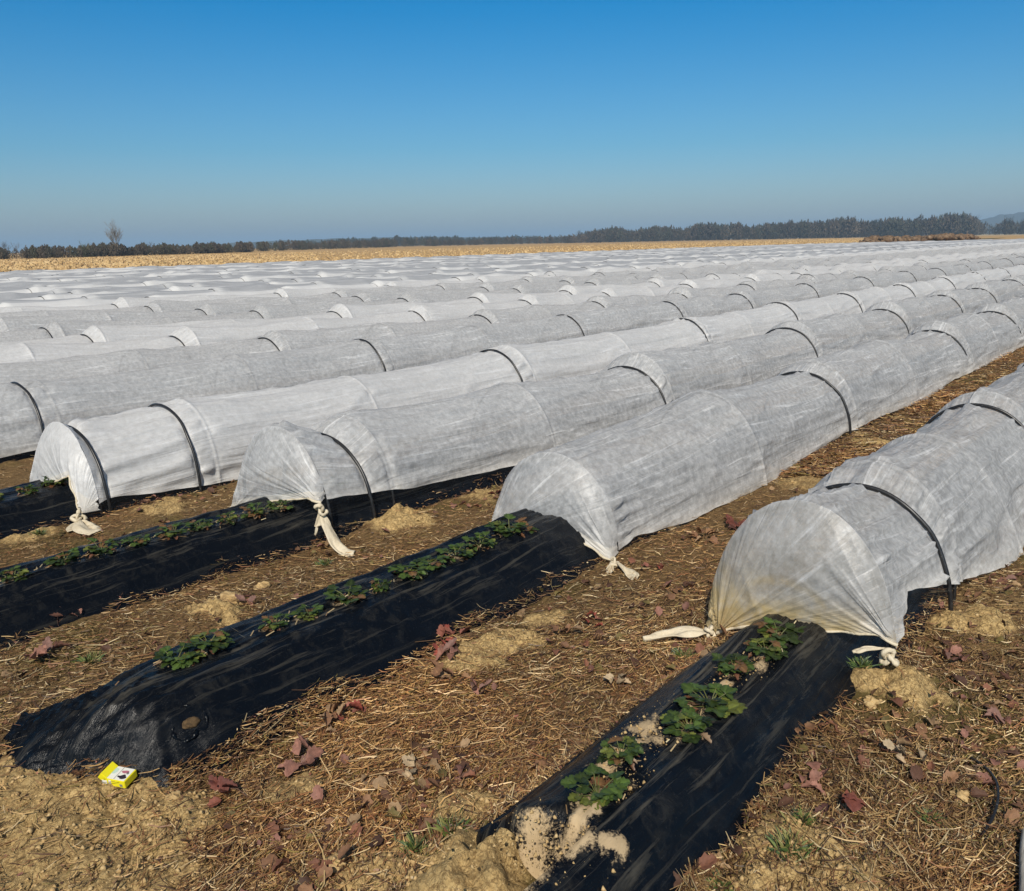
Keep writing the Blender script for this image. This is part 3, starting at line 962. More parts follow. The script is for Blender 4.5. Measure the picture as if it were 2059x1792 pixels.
def end_cap(k):
    row, e = ROWS[k], END_CAPS[k]
    hk = row['hoops'][0]
    c, H, w = row['c'], hk[1], hk[2]
    B = np.array(e['B'], float)
    ns, nt_ = 130, 90
    s = np.linspace(0, 1, ns)
    L = np.concatenate([[0], np.cumsum(np.hypot(*np.diff(B, axis=0).T))]); L /= L[-1]
    bv, bz = np.interp(s, L, B[:, 0]), np.interp(s, L, B[:, 1])
    if k != 3:
        for _ in range(6):
            bv[1:-1] = (bv[:-2] + 2 * bv[1:-1] + bv[2:]) / 4; bz[1:-1] = (bz[:-2] + 2 * bz[1:-1] + bz[2:]) / 4
    p0 = math.asin(min(.9, (max(B[0, 1], .01) / H)) ** (1 / .92)); p1 = math.pi - math.asin(max(B[-1, 1], .01) / H)
    av, az_ = arch(c, w + .004, H + .002, p0 + (p1 - p0) * s)
    t = np.linspace(0, 1, nt_)[:, None]
    Vv = av[None] * (1 - t) + bv[None] * t
    Zz = az_[None] * (1 - t) + bz[None] * t
    Ux = row['u0'] + (e['uf'] - row['u0']) * (t ** .8) * np.ones((1, ns))
    span = (az_ - bz)[None]
    Ux = Ux - .05 * np.sin(math.pi * t) * np.clip(span / .5, 0, 1)
    KR, KL = B[0], B[-1]
    d = 0
    for K, sd_ in ((KR, 1), (KL, 2)):
        dx, dz = Vv - K[0], Zz - K[1]
        rr_ = np.hypot(dx, dz); an = np.arctan2(dz, np.abs(dx) + 1e-4)
        fall = np.clip(rr_ / .05, 0, 1) * np.exp(-rr_ / .22)
        d = d + (.030 * np.clip(ridge(an * 4.5, rr_ * .8, row['seed'] + sd_), 0, 1) ** 1.8 + .014 * np.clip(ridge(an * 10, rr_ * 1.5, row['seed'] + 4 + sd_), 0, 1) ** 1.5) * fall
    d = d + .006 * ridge(s[None] * 6 + .3 * t, t * 1.5, row['seed'] + 9) * np.sin(math.pi * t)
    d = d + .004 * fbm(Vv * 14, Zz * 9, row['seed'] + 12, 3) * np.sin(math.pi * np.clip(t, 0, 1))
    Ux = Ux - d
    roll_ = sstep(.93, 1, t) * .006 * np.sin(s[None] * 40)
    Ux = Ux - roll_
    hem = np.clip(np.exp(-(1 - t) / .035) * .75 * np.ones((1, ns)), 0, 1)
    hem = np.where((1 - t) * span < .035, np.maximum(hem, .75), hem)
    for K in (KR, KL):
        hem = np.maximum(hem, .9 * np.exp(-np.hypot(Vv - K[0], Zz - K[1]) / .055))
    if k == 0: hem = np.maximum(hem, .6 * sstep(.30, .16, Zz))
    st_ = np.zeros_like(Vv)
    if k == 0:
        dl = np.hypot(Vv - KL[0], Zz - KL[1])
        st_ = np.maximum(1.1 * np.exp(-(dl / .27) ** 2), 1.15 * sstep(.34, .10, Zz) * sstep(.80, .95, Vv))
        st_ = np.maximum(st_, .55 * sstep(.22, .14, Zz))
        ring = np.exp(-((np.hypot(Vv - 1.18, (Zz - .10) * 1.0) - .22) / .025) ** 2)
        st_ = np.maximum(st_, .45 * ring * sstep(.14, .2, Zz) * sstep(.95, 1.02, Vv))
    P = np.stack([Ux, Vv, Zz], -1)
    m_ = M['fleece_stained'] if k == 0 else (M['fleece_white'] if k == 3 else M['fleece_grey'])
    rL, aL = np.hypot(Vv - KL[0], Zz - KL[1]), np.arctan2(Zz - KL[1], KL[0] - Vv)
    rR, aR = np.hypot(Vv - KR[0], Zz - KR[1]), np.arctan2(Zz - KR[1], Vv - KR[0])
    wl_ = 1.0 if k in (0, 1) else 0.0
    fl = mesh('end_flap', P, gridF(nt_, ns), m_, tunnels[k], uv=np.stack([wl_ * rL + (1 - wl_) * rR, (wl_ * aL + (1 - wl_) * (aR + 7)) * .42], -1), attrs={'hem': hem, 'stain': st_})
    # rolled hem
    ed = P[-1]
    V, F = tube(ed[::3], .006, 8, .006 + .002 * vn(np.arange(len(ed[::3])) * .5, k, 9))
    mesh('hem', V, F, M['knot'], tunnels[k])
    return KR, KL, e['uf']


def knot(par, p, r, seed, tails, tilt=(0, 0, 0)):
    V, F = knot_mesh(p, r, seed, tilt)
    kn = mesh('knot', V, F, M['knot'], par)
    for tl in tails:
        V, F = tail_mesh(*tl[:2], seed + 3, **(tl[2] if len(tl) > 2 else {}))
        ob = mesh('tail', V, F, M['knot'], None)
        ob.parent = kn
        sol = ob.modifiers.new('s', 'SOLIDIFY'); sol.thickness = .004
    return kn


for k in range(4):
    KR, KL, uf = end_cap(k)
    T_ = tunnels[k]
    if k == 0:
        knot(T_, (3.05, .785, .120), .033, 1, [([(3.06, .80, .145), (3.0, .86, .15), (2.98, .89, .135)], .016)], (.3, 1.2, .2))
        knot(T_, (3.02, 1.47, .035), .026, 2, [([(3.02, 1.48, .03), (2.97, 1.54, .035), (2.90, 1.60, .03), (2.83, 1.67, .018)], .034, {'wf': ([0, .2, .5, .8, 1], [.4, .8, 1, .9, .35])})], (1.2, .3, 0))
    elif k == 1:
        knot(T_, (3.46, 2.215, .025), .030, 3, [([(3.46, 2.2, .03), (3.42, 2.12, .025), (3.37, 2.04, .015)], .035), ([(3.45, 2.22, .03), (3.40, 2.20, .02), (3.36, 2.18, .012)], .02)], (1.0, .4, .6))
        knot(T_, (3.44, 3.06, .03), .022, 4, [([(3.44, 3.06, .03), (3.40, 3.10, .03), (3.34, 3.13, .02)], .03)], (.2, .9, 1))
    elif k == 2:
        knot(T_, (2.78, 3.655, .215), .036, 5, [([(2.78, 3.65, .19), (2.775, 3.61, .12), (2.77, 3.54, .05), (2.77, 3.46, .016), (2.80, 3.42, .012)], .040, {'wf': ([0, .15, .5, .8, 1], [.35, .7, 1.0, .9, 1.0])}),
                                             ([(2.78, 3.67, .20), (2.77, 3.68, .12), (2.76, 3.69, .07)], .018)], (.5, .8, .2))
        knot(T_, (2.80, 4.57, .03), .026, 6, [([(2.80, 4.57, .03), (2.76, 4.62, .03), (2.72, 4.66, .02)], .024)], (.8, .2, .4))
    else:
        knot(T_, (2.15, 5.16, .050), .040, 7, [([(2.15, 5.15, .03), (2.12, 5.07, .035), (2.10, 4.98, .03), (2.11, 4.86, .015)], .062, {'wf': ([0, .2, .5, .8, 1], [.3, .6, 1.0, 1.1, .8])}),
                                             ([(2.15, 5.17, .02), (2.10, 5.12, .02), (2.04, 5.02, .014)], .036)], (1.3, .2, .7))

# ---------------------------------------------------------------- strawberry plants
def leaflet(L, w, fold, curl, n=9):
    """one serrated leaflet lying along +x; returns V (2 sides + midrib), F quads"""
    t = np.linspace(0, 1, n)
    prof = np.sin(np.clip(t ** .8, 0, 1) * math.pi) ** .75 * w
    prof = prof * (1 + .16 * np.where(np.arange(n) % 2, 1, -1)) * (t > 0)
    prof[-1] = w * .12
    z = -curl * (t ** 2) * L
    mid = np.stack([t * L, 0 * t, z], -1)
    hh = fold * prof
    Lf = np.stack([t * L + .07 * L * np.where(np.arange(n) % 2, 1, 0), prof * math.cos(fold * .8), z + prof * math.sin(fold)], -1)
    Rt = Lf * [1, -1, 1]
    # half-way ribs to give the blade a cupped quilted shape
    hL = (mid + Lf) / 2 + [0, 0, .06 * L]
    hL[0] = mid[0]; hR = hL * [1, -1, 1]
    V = np.stack([Lf, hL, mid, hR, Rt], 1).reshape(-1, 3)
    return V, gridF(n, 5)


def rotz(V, a):
    c_, s_ = math.cos(a), math.sin(a)
    return V @ np.array([[c_, s_, 0], [-s_, c_, 0], [0, 0, 1]])


def roty(V, a):
    c_, s_ = math.cos(a), math.sin(a)
    return V @ np.array([[c_, 0, -s_], [0, 1, 0], [s_, 0, c_]])


def rotx(V, a):
    c_, s_ = math.cos(a), math.sin(a)
    return V @ np.array([[1, 0, 0], [0, c_, s_], [0, -s_, c_]])


def plant_mesh(seed, dead=6):
    rn = random.Random(seed)
    Vs, Fs, Cs, o = [], [], [], 0

    def add(V, F, c_):
        nonlocal o
        Vs.append(V); Fs.append(F + o); o += len(V)
        Cs.append(np.tile(c_, (len(V), 1)) if np.ndim(c_) == 1 else c_)
    nl = rn.randint(17, 23)
    for i in range(nl):
        az = i * 2.4 + rn.uniform(-.4, .4)
        up = rn.uniform(.15, 1.15)
        pl = rn.uniform(.035, .085)
        tip = np.array([pl * math.cos(up), 0, pl * math.sin(up) * .8 + .008])
        V, F = tube(np.array([[0, 0, 0], [tip[0] * .5, 0, tip[2] * .65], tip]), .0016, 5)
        add(rotz(V, az), F, (.16, .17, .05))
        old = rn.random()
        g = np.array([.050, .082, .017]) * rn.uniform(.4, 1.5)
        if old > .86: g = np.array([.13, .15, .03])
        elif old < .10: g = np.array([.16, .085, .035])
        for a_, sc in ((0, 1), (1.15, .88), (-1.15, .88)):
            L = rn.uniform(.029, .045) * sc
            V, F = leaflet(L, L * .44, rn.uniform(.15, .5), rn.uniform(-.05, .3))
            c_ = np.tile(g * rn.uniform(.85, 1.2), (len(V), 1))
            rim = (np.arange(len(V)) % 5 == 2) * .5
            c_ = c_ * (1 + rim[:, None]) + np.array([.02, .02, .01]) * rim[:, None]
            V = rotx(V, rn.uniform(-.4, .4))
            V = rotz(roty(V, rn.uniform(-.5, .35)), a_) + tip
            add(rotz(V, az), F, c_)
    for i in range(dead):
        az = rn.uniform(0, 6.28)
        L = rn.uniform(.025, .045)
        V, F = leaflet(L, L * .4, rn.uniform(.5, 1.1), rn.uniform(0, .5))
        V = rotz(V + [.04, 0, .008], az)
        add(V, F, rn.choice([(.22, .10, .06), (.30, .20, .12), (.16, .07, .03)]))
    for i in range(14):
        az = rn.uniform(0, 6.28); r_ = rn.uniform(0, .05)
        V, F = tube(np.array([[r_, 0, .002], [r_ + .03, .01, .006]]), .0018, 4)
        add(rotz(V, az), F, (.30, .20, .10))
    return np.concatenate(Vs), np.concatenate(Fs), np.concatenate(Cs)


proto = []
for i in range(7):
    V, F, C_ = plant_mesh(50 + i)
    p = mesh('strawberry_plant', V, F, M['leaf'], colr=C_)
    proto.append(p)
rn = random.Random(3)
first = set()
bedname = ['nearest mud-splashed bed', 'bed with the rounded end', 'third bed from the right', 'bed under the white hooded tunnel']
for bi, lst in PLANTS.items():
    for j, (x, y, s) in enumerate(lst):
        q_ = rn.randrange(7)
        if q_ not in first:
            o = proto[q_]; first.add(q_)
        else:
            o = proto[q_].copy(); col.objects.link(o)
        o.location = (x, y, on_bed(bi, x, y) + .002)
        o.rotation_euler = (0, 0, rn.uniform(0, 6.28))
        sc = s * rn.uniform(.85, 1.08)
        o.scale = (sc * rn.uniform(.85, 1.15), sc * rn.uniform(.8, 1.1), sc * rn.uniform(.65, .95))
        tag(o, 'green strawberry plant, %s from the near end of the %s' % (ORD[j], bedname[bi]), 'plant', 'strawberry plants along the beds')
for q_ in range(7):
    if q_ not in first:
        bpy.data.objects.remove(proto[q_])

# ---------------------------------------------------------------- dead leaf clumps on the paths
DL = [(1.20, 2.13, 'dark red dead leaf pair near the yellow packet', 1.15, 0), (1.44, 2.08, 'large pink-red dead leaf with spread lobes left of the centre path', 1.35, 1),
      (2.36, 2.29, 'bright red dead leaf leaning on the black bed side', 1.2, 2), (2.22, 2.19, 'pink dead leaf pile just below the bright red one', 1.15, 1),
      (2.12, 2.10, 'tan curled dead leaves under the pink pile', 1.0, 3), (1.64, 2.20, 'brown dead leaves at the foot of the rounded bed', 1.1, 3),
      (1.75, 2.19, 'reddish dead leaves beside the foot of the rounded bed', 1.0, 2), (1.24, 3.47, 'pink dead leaf pair at the left edge', 1.2, 1),
      (2.84, 1.90, 'red dead leaf in the middle of the wide straw path', 1.0, 2), (2.70, 1.98, 'orange-brown dead leaf above the wide straw path', 1.0, 3),
      (2.14, 1.93, 'small mauve dead leaf in the middle path', .8, 1), (4.10, 2.05, 'brown dead leaves between the two right tunnels', 1.3, 3),
      (4.35, 2.00, 'dark dead leaves further up between the two right tunnels', 1.2, 0), (2.21, .66, 'dark red dead leaf pair at the lower right', 1.15, 0),
      (2.30, .78, 'pink-brown folded dead leaf at the lower right', 1.0, 1), (3.01, .42, 'pale pink dead leaf at the right edge', .9, 1),
      (3.42, .65, 'mauve dead leaves right of the hoop foot', 1.0, 1), (4.38, .58, 'pink dead leaves at the far right edge', 1.0, 1),
      (1.48, 3.80, 'pink dead leaves against the torn film at left', .9, 1), (2.05, 3.30, 'mauve dead leaf behind the second bed', .9, 1),
      (3.52, 2.02, 'dusty red dead leaf beside the second tunnel tail', .8, 2), (2.45, 1.55, 'tan dead leaf near the nearest bed', .8, 4),
      (1.62, 1.80, 'pale tan dead leaf low in the middle path', .9, 4), (2.60, .59, 'pale cream dead leaf at the lower right', .9, 4),
      (4.0, 3.45, 'dark red dead leaf below the third tunnel hem', 1.0, 0), (2.55, 5.02, 'pink dead leaf between the third and fourth beds', .9, 1), (2.28, 2.27, 'rusty dead leaf low on the second bed side', .8, 2)]
PAL = [[(.16, .045, .03), (.20, .06, .035), (.10, .04, .03)], [(.36, .17, .12), (.28, .13, .09), (.24, .13, .10)], [(.38, .09, .06), (.34, .13, .09), (.24, .08, .05)],
       [(.32, .17, .08), (.24, .12, .06), (.38, .24, .13)], [(.52, .40, .25), (.45, .33, .2), (.40, .30, .18)]]
for i, (x, y, lab, s, pal) in enumerate(DL):
    rn = random.Random(900 + i)
    Vs, Fs, Cs, o_ = [], [], [], 0
    for q_ in range(rn.randint(5, 8)):
        L = rn.uniform(.034, .055) * s
        V, F = leaflet(L, L * rn.uniform(.32, .5), rn.uniform(.3, 1.2), rn.uniform(-.8, .8), 9)
        V = rotx(V, rn.uniform(-.7, .7))
        V = rotz(roty(V, rn.uniform(-.5, .15)), rn.uniform(0, 6.28)) + [rn.uniform(-.045, .045), rn.uniform(-.045, .045), rn.uniform(.012, .034)]
        Vs.append(V); Fs.append(F + o_); o_ += len(V)
        cc_ = np.array(rn.choice(PAL[pal]))
        Cs.append(np.clip(cc_ * (1 + .25 * vn(V[:, 0] * 60, V[:, 1] * 60, i)[:, None]), 0, 1))
    V, F = tube(np.array([[0, 0, .02], [.03, .02, .02], [.07, .025, .008]]), .0016, 5)
    V = rotz(V, rn.uniform(0, 6))
    Vs.append(V); Fs.append(F + o_); Cs.append(np.tile((.16, .08, .05), (len(V), 1)))
    g, _ = gh(x, y)
    ob = mesh('dead_leaf', np.concatenate(Vs), np.concatenate(Fs), M['deadleaf'], colr=np.concatenate(Cs))
    ob.location = (x, y, float(g) + .004)
    tag(ob, lab, 'dead leaf', 'dead strawberry leaves on the paths')

# ---------------------------------------------------------------- straw and litter (too many to count)
def bed_mask(x, y):
    m_ = np.zeros(len(x), bool)
    for bi, (c, u0, H, w) in enumerate(BEDS):
        w2 = w * (.84 if bi != 1 else .88)
        sh, sp = foot(bi, x)
        m_ |= (np.abs(y - c - sh) < w2 * sp + .05 * fbm(x * 4, y * 4, bi + 33, 2)) & (x > u0 + (.08 if bi != 1 else .03))
    return m_


def surf(x, y):
    h, c_ = gh(x, y)
    for bi, (c, u0, H, w) in enumerate(BEDS):
        sh, sp = foot(bi, x)
        m_ = (np.abs(y - c - sh) < w * sp * 1.1) & (x > u0)
        z, _, _ = bed_z(bi, x, y)
        h = np.where(m_, np.maximum(h, z + .3 * h + .006), h)
    return h, c_


def scatter(n, rmin, rmax, power, seed, a0=4.0, a1=78.0):
    g = np.random.default_rng(seed)
    r = (rmin ** (1 - power) + g.random(n) * (rmax ** (1 - power) - rmin ** (1 - power))) ** (1 / (1 - power))
    th = np.radians(g.uniform(a0, a1, n))
    return r * np.cos(th), r * np.sin(th), g


def straw_mesh(name, n, rmin, rmax, power, seed, lmin, lmax, wmin, wmax, lift, palette, claymax=.45, keepclay=.12, a1=78.0, a0=4.0):
    x, y, g = scatter(n, rmin, rmax, power, seed, a0, a1)
    h, c_ = surf(x, y)
    keep = ~bed_mask(x, y) & ((c_ < claymax) | (g.random(n) < keepclay))
    dens = fbm(x * 1.3, y * 1.3, 150, 3)
    keep &= g.random(n) < (.85 + .8 * dens)
    x, y, h = x[keep], y[keep], h[keep]
    n = len(x)
    L = lmin + (lmax - lmin) * g.random(n) ** 3.2
    Wd = g.uniform(wmin, wmax, n)
    pref = HEAD - .9 + 1.2 * vn(x * .9, y * .9, 160)
    a = np.where(g.random(n) < .45, pref + g.normal(0, .5, n), g.uniform(0, math.pi, n))
    bend = g.normal(0, .35, n)
    tilt = g.normal(0, .16, n) + .06
    z = h + lift * g.random(n) ** 1.5 + .003
    ts = np.array([-.5, 0, .5])
    aa = a[:, None] + bend[:, None] * ts[None]
    px = x[:, None] + L[:, None] * ts * np.cos(aa); py = y[:, None] + L[:, None] * ts * np.sin(aa)
    pz = z[:, None] + np.abs(L[:, None] * ts * np.sin(tilt)[:, None]) * np.where(g.random(n) < .5, 1, .3)[:, None]
    roll_ = g.normal(0, .5, n)
    ox, oy, oz = -np.sin(aa) * np.cos(roll_)[:, None], np.cos(aa) * np.cos(roll_)[:, None], np.sin(roll_)[:, None] * np.ones((1, 3))
    tw = np.array([.7, 1, .5])[None] * Wd[:, None] / 2
    A = np.stack([px + ox * tw, py + oy * tw, pz + oz * tw], -1); B = np.stack([px - ox * tw, py - oy * tw, pz - oz * tw], -1)
    V = np.stack([A, B], 2).reshape(-1, 3)            # n x 3 x 2
    base = (np.arange(n) * 6)[:, None, None]
    F = (base + np.array([[0, 2, 3, 1], [2, 4, 5, 3]])[None]).reshape(-1, 4)
    pal = np.array(palette)[:, :3]; wt = np.array(palette)[:, 3]; wt = wt / wt.sum()
    ci = g.choice(len(pal), n, p=wt)
    C_ = pal[ci] * g.uniform(.70, 1.2, n)[:, None] * (.86 + .42 * fbm(x * 1.7, y * 1.7, 170, 4))[:, None]
    C_ = C_ * (1 + np.array([.10, -.02, -.12]) * sstep(-.2, .4, fbm(x * 1.1, y * 1.1, 171, 3))[:, None])
    C_ = np.repeat(C_, 6, 0)
    ob = mesh(name, V, F, M['straw'], colr=C_, smooth=False)
    return tag(ob, kind='stuff')


PAL_S = [(.60, .40, .17, 4.2), (.43, .265, .105, 6), (.24, .13, .05, 6), (.08, .04, .018, 6.5), (.78, .60, .34, 2.2), (.28, .13, .055, 5), (.26, .20, .055, 1.5)]
straw_mesh('straw', 360000, 1.15, 8.5, 1.8, 1, .014, .095, .0015, .0040, .020, PAL_S)
straw_mesh('long_straw', 6500, 1.15, 7.5, 1.8, 2, .06, .20, .0022, .0042, .026, [(.62, .48, .26, 4), (.46, .33, .15, 4), (.22, .13, .06, 3), (.10, .05, .03, 1.5)])
straw_mesh('chaff', 45000, 1.15, 6, 1.9, 3, .006, .024, .003, .008, .012, [(.22, .12, .06, 5), (.36, .22, .11, 3), (.50, .38, .21, 2), (.12, .065, .035, 4), (.30, .13, .09, 1.5)])
straw_mesh('distant_straw', 130000, 6.0, 24, 1.2, 4, .03, .16, .004, .010, .03, PAL_S, a1=24)

straw_mesh('side_straw', 90000, 1.0, 12.0, 1.5, 5, .02, .12, .002, .006, .02, PAL_S, a0=-60, a1=4)
straw_mesh('side_straw', 30000, 1.0, 9.0, 1.5, 6, .02, .12, .002, .006, .02, PAL_S, a0=78, a1=130)

# small dead leaves mixed with the straw
x, y, g = scatter(11000, 1.2, 12, 1.7, 8)
h, c_ = surf(x, y)
patch = fbm(x * 1.9, y * 1.9, 222, 3)
keep = ~bed_mask(x, y) & (g.random(len(x)) < np.clip(-.02 + 2.6 * patch, .04, 1)) & (c_ < .6)
x, y, h = x[keep], y[keep], h[keep]
Vs, Fs, Cs, o_ = [], [], [], 0
protoL = [leaflet(1, .45, f_, c2, 7) for f_, c2 in ((.2, .2), (.6, -.3), (.9, .4), (.4, .6))]
lp = [(.20, .10, .05), (.27, .14, .07), (.22, .09, .05), (.36, .23, .12), (.12, .055, .03), (.26, .12, .085), (.10, .045, .025), (.16, .12, .035)]
rn = random.Random(77)
for i in range(len(x)):
    V, F = protoL[i % 4]
    s_ = rn.uniform(.012, .052)
    V2 = rotz(rotx(roty(V * s_, rn.uniform(-.6, .2)), rn.uniform(-.8, .8)), rn.uniform(0, 6.28)) + [x[i], y[i], h[i] + rn.uniform(.004, .02)]
    Vs.append(V2); Fs.append(F + o_); o_ += len(V2)
    Cs.append(np.tile(np.array(rn.choice(lp)) * rn.uniform(.7, 1.25), (len(V2), 1)))
tag(mesh('leaf_litter', np.concatenate(Vs), np.concatenate(Fs), M['deadleaf'], colr=np.concatenate(Cs)), kind='stuff')

# clay crumbs
x, y, g = scatter(60000, 1.0, 6, 1.8, 12)
h, c_ = gh(x, y)
keep = (g.random(len(x)) < np.clip(c_ * 1.25 - .06, 0, .8)) & ~bed_mask(x, y)
x, y, h = x[keep], y[keep], h[keep]
n_ = len(x)
ico = np.array([[1, 0, 0], [-1, 0, 0], [0, 1, 0], [0, -1, 0], [0, 0, 1], [0, 0, -1]], float)
icf = np.array([[0, 2, 4], [2, 1, 4], [1, 3, 4], [3, 0, 4], [2, 0, 5], [1, 2, 5], [3, 1, 5], [0, 3, 5]])
sz = .002 + .011 * g.random(n_) ** 4
V = ico[None] * (sz[:, None, None] * g.uniform(.5, 1.3, (n_, 6, 1)))
V[..., 2] *= .7
V = V + np.stack([x, y, h + sz * .2], -1)[:, None, :]
F = (icf[None] + (np.arange(n_) * 6)[:, None, None]).reshape(-1, 3)
tag(mesh('clay_crumbs', V.reshape(-1, 3), F, M['clod'], smooth=False), kind='stuff')

mx_, my_ = [], []
for a_, b_, r_ in MUD:
    k_ = int(1500 * r_)
    mx_.append(a_ + RNG.normal(0, 1.1 * r_, k_)); my_.append(b_ + RNG.normal(0, .55 * r_, k_))
mx_, my_ = np.concatenate(mx_), np.concatenate(my_)
mz_ = np.array([on_bed(0, a_, b_) for a_, b_ in zip(mx_, my_)]) + .004
sz = .0012 + .008 * RNG.random(len(mx_)) ** 6
V = ico[None] * (sz[:, None, None] * RNG.uniform(.5, 1.3, (len(mx_), 6, 1)))
V = V + np.stack([mx_, my_, mz_], -1)[:, None, :]
F = (icf[None] + (np.arange(len(mx_)) * 6)[:, None, None]).reshape(-1, 3)
tag(mesh('mud_crumbs', V.reshape(-1, 3), F, M['clod'], smooth=False), kind='stuff')

# crumbs and straw lying on the muddy bed and at the planting holes
x0, y0, z0 = [], [], []
g = np.random.default_rng(31)
for bi in (0, 1, 2):
    for px, py, s in PLANTS[bi]:
        k_ = 26
        x0.append(px + g.normal(0, .07, k_)); y0.append(py + g.normal(0, .03, k_)); z0.append(np.array([on_bed(bi, a, b) for a, b in zip(x0[-1], y0[-1])]))
x, y, z = map(np.concatenate, (x0, y0, z0))
n_ = len(x)
L = g.uniform(.01, .05, n_); a = g.uniform(0, 3.14, n_)
dx, dy = np.cos(a) * L / 2, np.sin(a) * L / 2
wx, wy = -np.sin(a) * .0016, np.cos(a) * .0016
z = z + .010 + g.random(n_) * .01
V = np.stack([np.stack([x - dx - wx, y - dy - wy, z], -1), np.stack([x + dx - wx, y + dy - wy, z], -1), np.stack([x + dx + wx, y + dy + wy, z + .002], -1), np.stack([x - dx + wx, y - dy + wy, z + .002], -1)], 1)
cs = np.repeat(np.array([(.45, .33, .17), (.28, .17, .08), (.6, .5, .3)])[g.integers(0, 3, n_)], 4, 0)
tag(mesh('straw_on_beds', V.reshape(-1, 3), np.arange(n_ * 4).reshape(-1, 4), M['straw'], colr=cs, smooth=False), kind='stuff')

# grass tufts
TUFT = [(2.81, 1.47, 1.0, 'short grass tuft by the pale lying tail of the right tunnel'), (1.47, 1.46, 1.1, 'grass tuft at the bottom edge on the clay near the nearest bed'),
        (1.37, 1.50, .9, 'yellow-green grass tuft lowest in the middle path'), (1.95, .70, 1.2, 'bright green grass tuft on the clay at the lower right'),
        (2.08, .72, .8, 'small grass tuft above the lower right clay patch'), (2.36, .46, .7, 'small grass tuft at the right edge among red leaves'),
        (3.0, .86, .9, 'blue-green grass tuft at the foot of the right end flap'), (1.75, .80, .8, 'thin grass tuft at the bottom right'),
        (2.6, 3.42, .8, 'green weed tuft below the twisted hanging knot'), (1.9, 5.1, .9, 'weed tuft between the third and fourth beds at left'),
        (1.35, 3.3, 1.0, 'mossy grass tuft at the left edge behind the second bed')]
for i, (x, y, s, lab) in enumerate(TUFT):
    g = np.random.default_rng(60 + i)
    n_ = 110
    r_ = np.abs(g.normal(0, .020 * s, n_)); a = g.uniform(0, 6.28, n_)
    bx, by = r_ * np.cos(a), r_ * np.sin(a)
    L = g.uniform(.02, .055, n_) * s
    la = a + g.normal(0, .8, n_); le = g.uniform(.25, 1.0, n_)
    tx, ty = bx + np.cos(la) * L * le, by + np.sin(la) * L * le
    tz = L * (1.1 - .6 * le)
    wv_ = .0013
    V = np.stack([np.stack([bx - wv_, by, 0 * bx], -1), np.stack([bx + wv_, by + wv_, 0 * bx], -1), np.stack([(bx + tx) / 2 + wv_, (by + ty) / 2, tz * .7], -1), np.stack([tx, ty, tz], -1)], 1).reshape(-1, 3)
    F = (np.array([[0, 1, 2, 3]])[None] + (np.arange(n_) * 4)[:, None, None]).reshape(-1, 4)
    cs = np.repeat(np.array([(.06, .10, .025), (.12, .15, .035), (.20, .19, .06), (.045, .08, .03)])[g.integers(0, 4, n_)], 4, 0)
    ob = mesh('grass_tuft', V, F, M['straw'], colr=cs, smooth=False)
    ob.location = (x, y, float(gh(x, y)[0]) + .002)
    tag(ob, lab, 'grass tuft', 'small grass tufts')

# ---------------------------------------------------------------- open packet at the bed end
def solid(name, rgb, rough=.45):
    mt, n, l, pr, out = newmat(name)
    pos = n.new('ShaderNodeTexCoord').outputs['Object']
    a = noise(n, l, pos, 180, 3)
    l.new(mixc(n, l, .18, rgb, a.outputs['Color'], 'MULTIPLY'), pr.inputs['Base Color'])
    pr.inputs['Roughness'].default_value = rough
    return mt


yel = solid('yellow card', (.82, .72, .015))
whi = solid('white card', (.80, .78, .70))
gry = solid('grey print', (.22, .21, .20))
drk = solid('dark print', (.035, .025, .035))
pnk = solid('pink print', (.45, .16, .20))
mint = solid('pale green print', (.50, .66, .58))


def box(name, lo, hi, mat_, parent, bev=.0012):
    import bmesh
    bm = bmesh.new()
    bmesh.ops.create_cube(bm, size=1)
    for v in bm.verts:
        v.co = Vector([lo[i] + (hi[i] - lo[i]) * (v.co[i] + .5) for i in range(3)])
    if bev: bmesh.ops.bevel(bm, geom=bm.edges[:], offset=bev, segments=2, affect='EDGES')
    me = bpy.data.meshes.new(name)
    bm.to_mesh(me); bm.free()
    me.materials.append(mat_)
    ob = bpy.data.objects.new(name, me)
    col.objects.link(ob)
    ob.parent = parent
    return ob


def plate(name, pts, z, mat_, parent):
    me = bpy.data.meshes.new(name)
    V = [(x, y, z) for x, y in pts] + [(x, y, z + .0004) for x, y in pts]
    k_ = len(pts)
    me.from_pydata(V, [], [list(range(k_))[::-1], list(range(k_, 2 * k_))] + [[i, (i + 1) % k_, k_ + (i + 1) % k_, k_ + i] for i in range(k_)])
    me.materials.append(mat_)
    ob = bpy.data.objects.new(name, me)
    col.objects.link(ob)
    ob.parent = parent
    return ob


def blob(cx_, cy_, rx, ry, seed, n=14):
    a = np.linspace(0, 6.283, n, endpoint=False)
    k_ = 1 + .3 * vn(a * 1.3, seed, 5)
    return [(cx_ + rx * kk * math.cos(t), cy_ + ry * kk * math.sin(t)) for t, kk in zip(a, k_)]


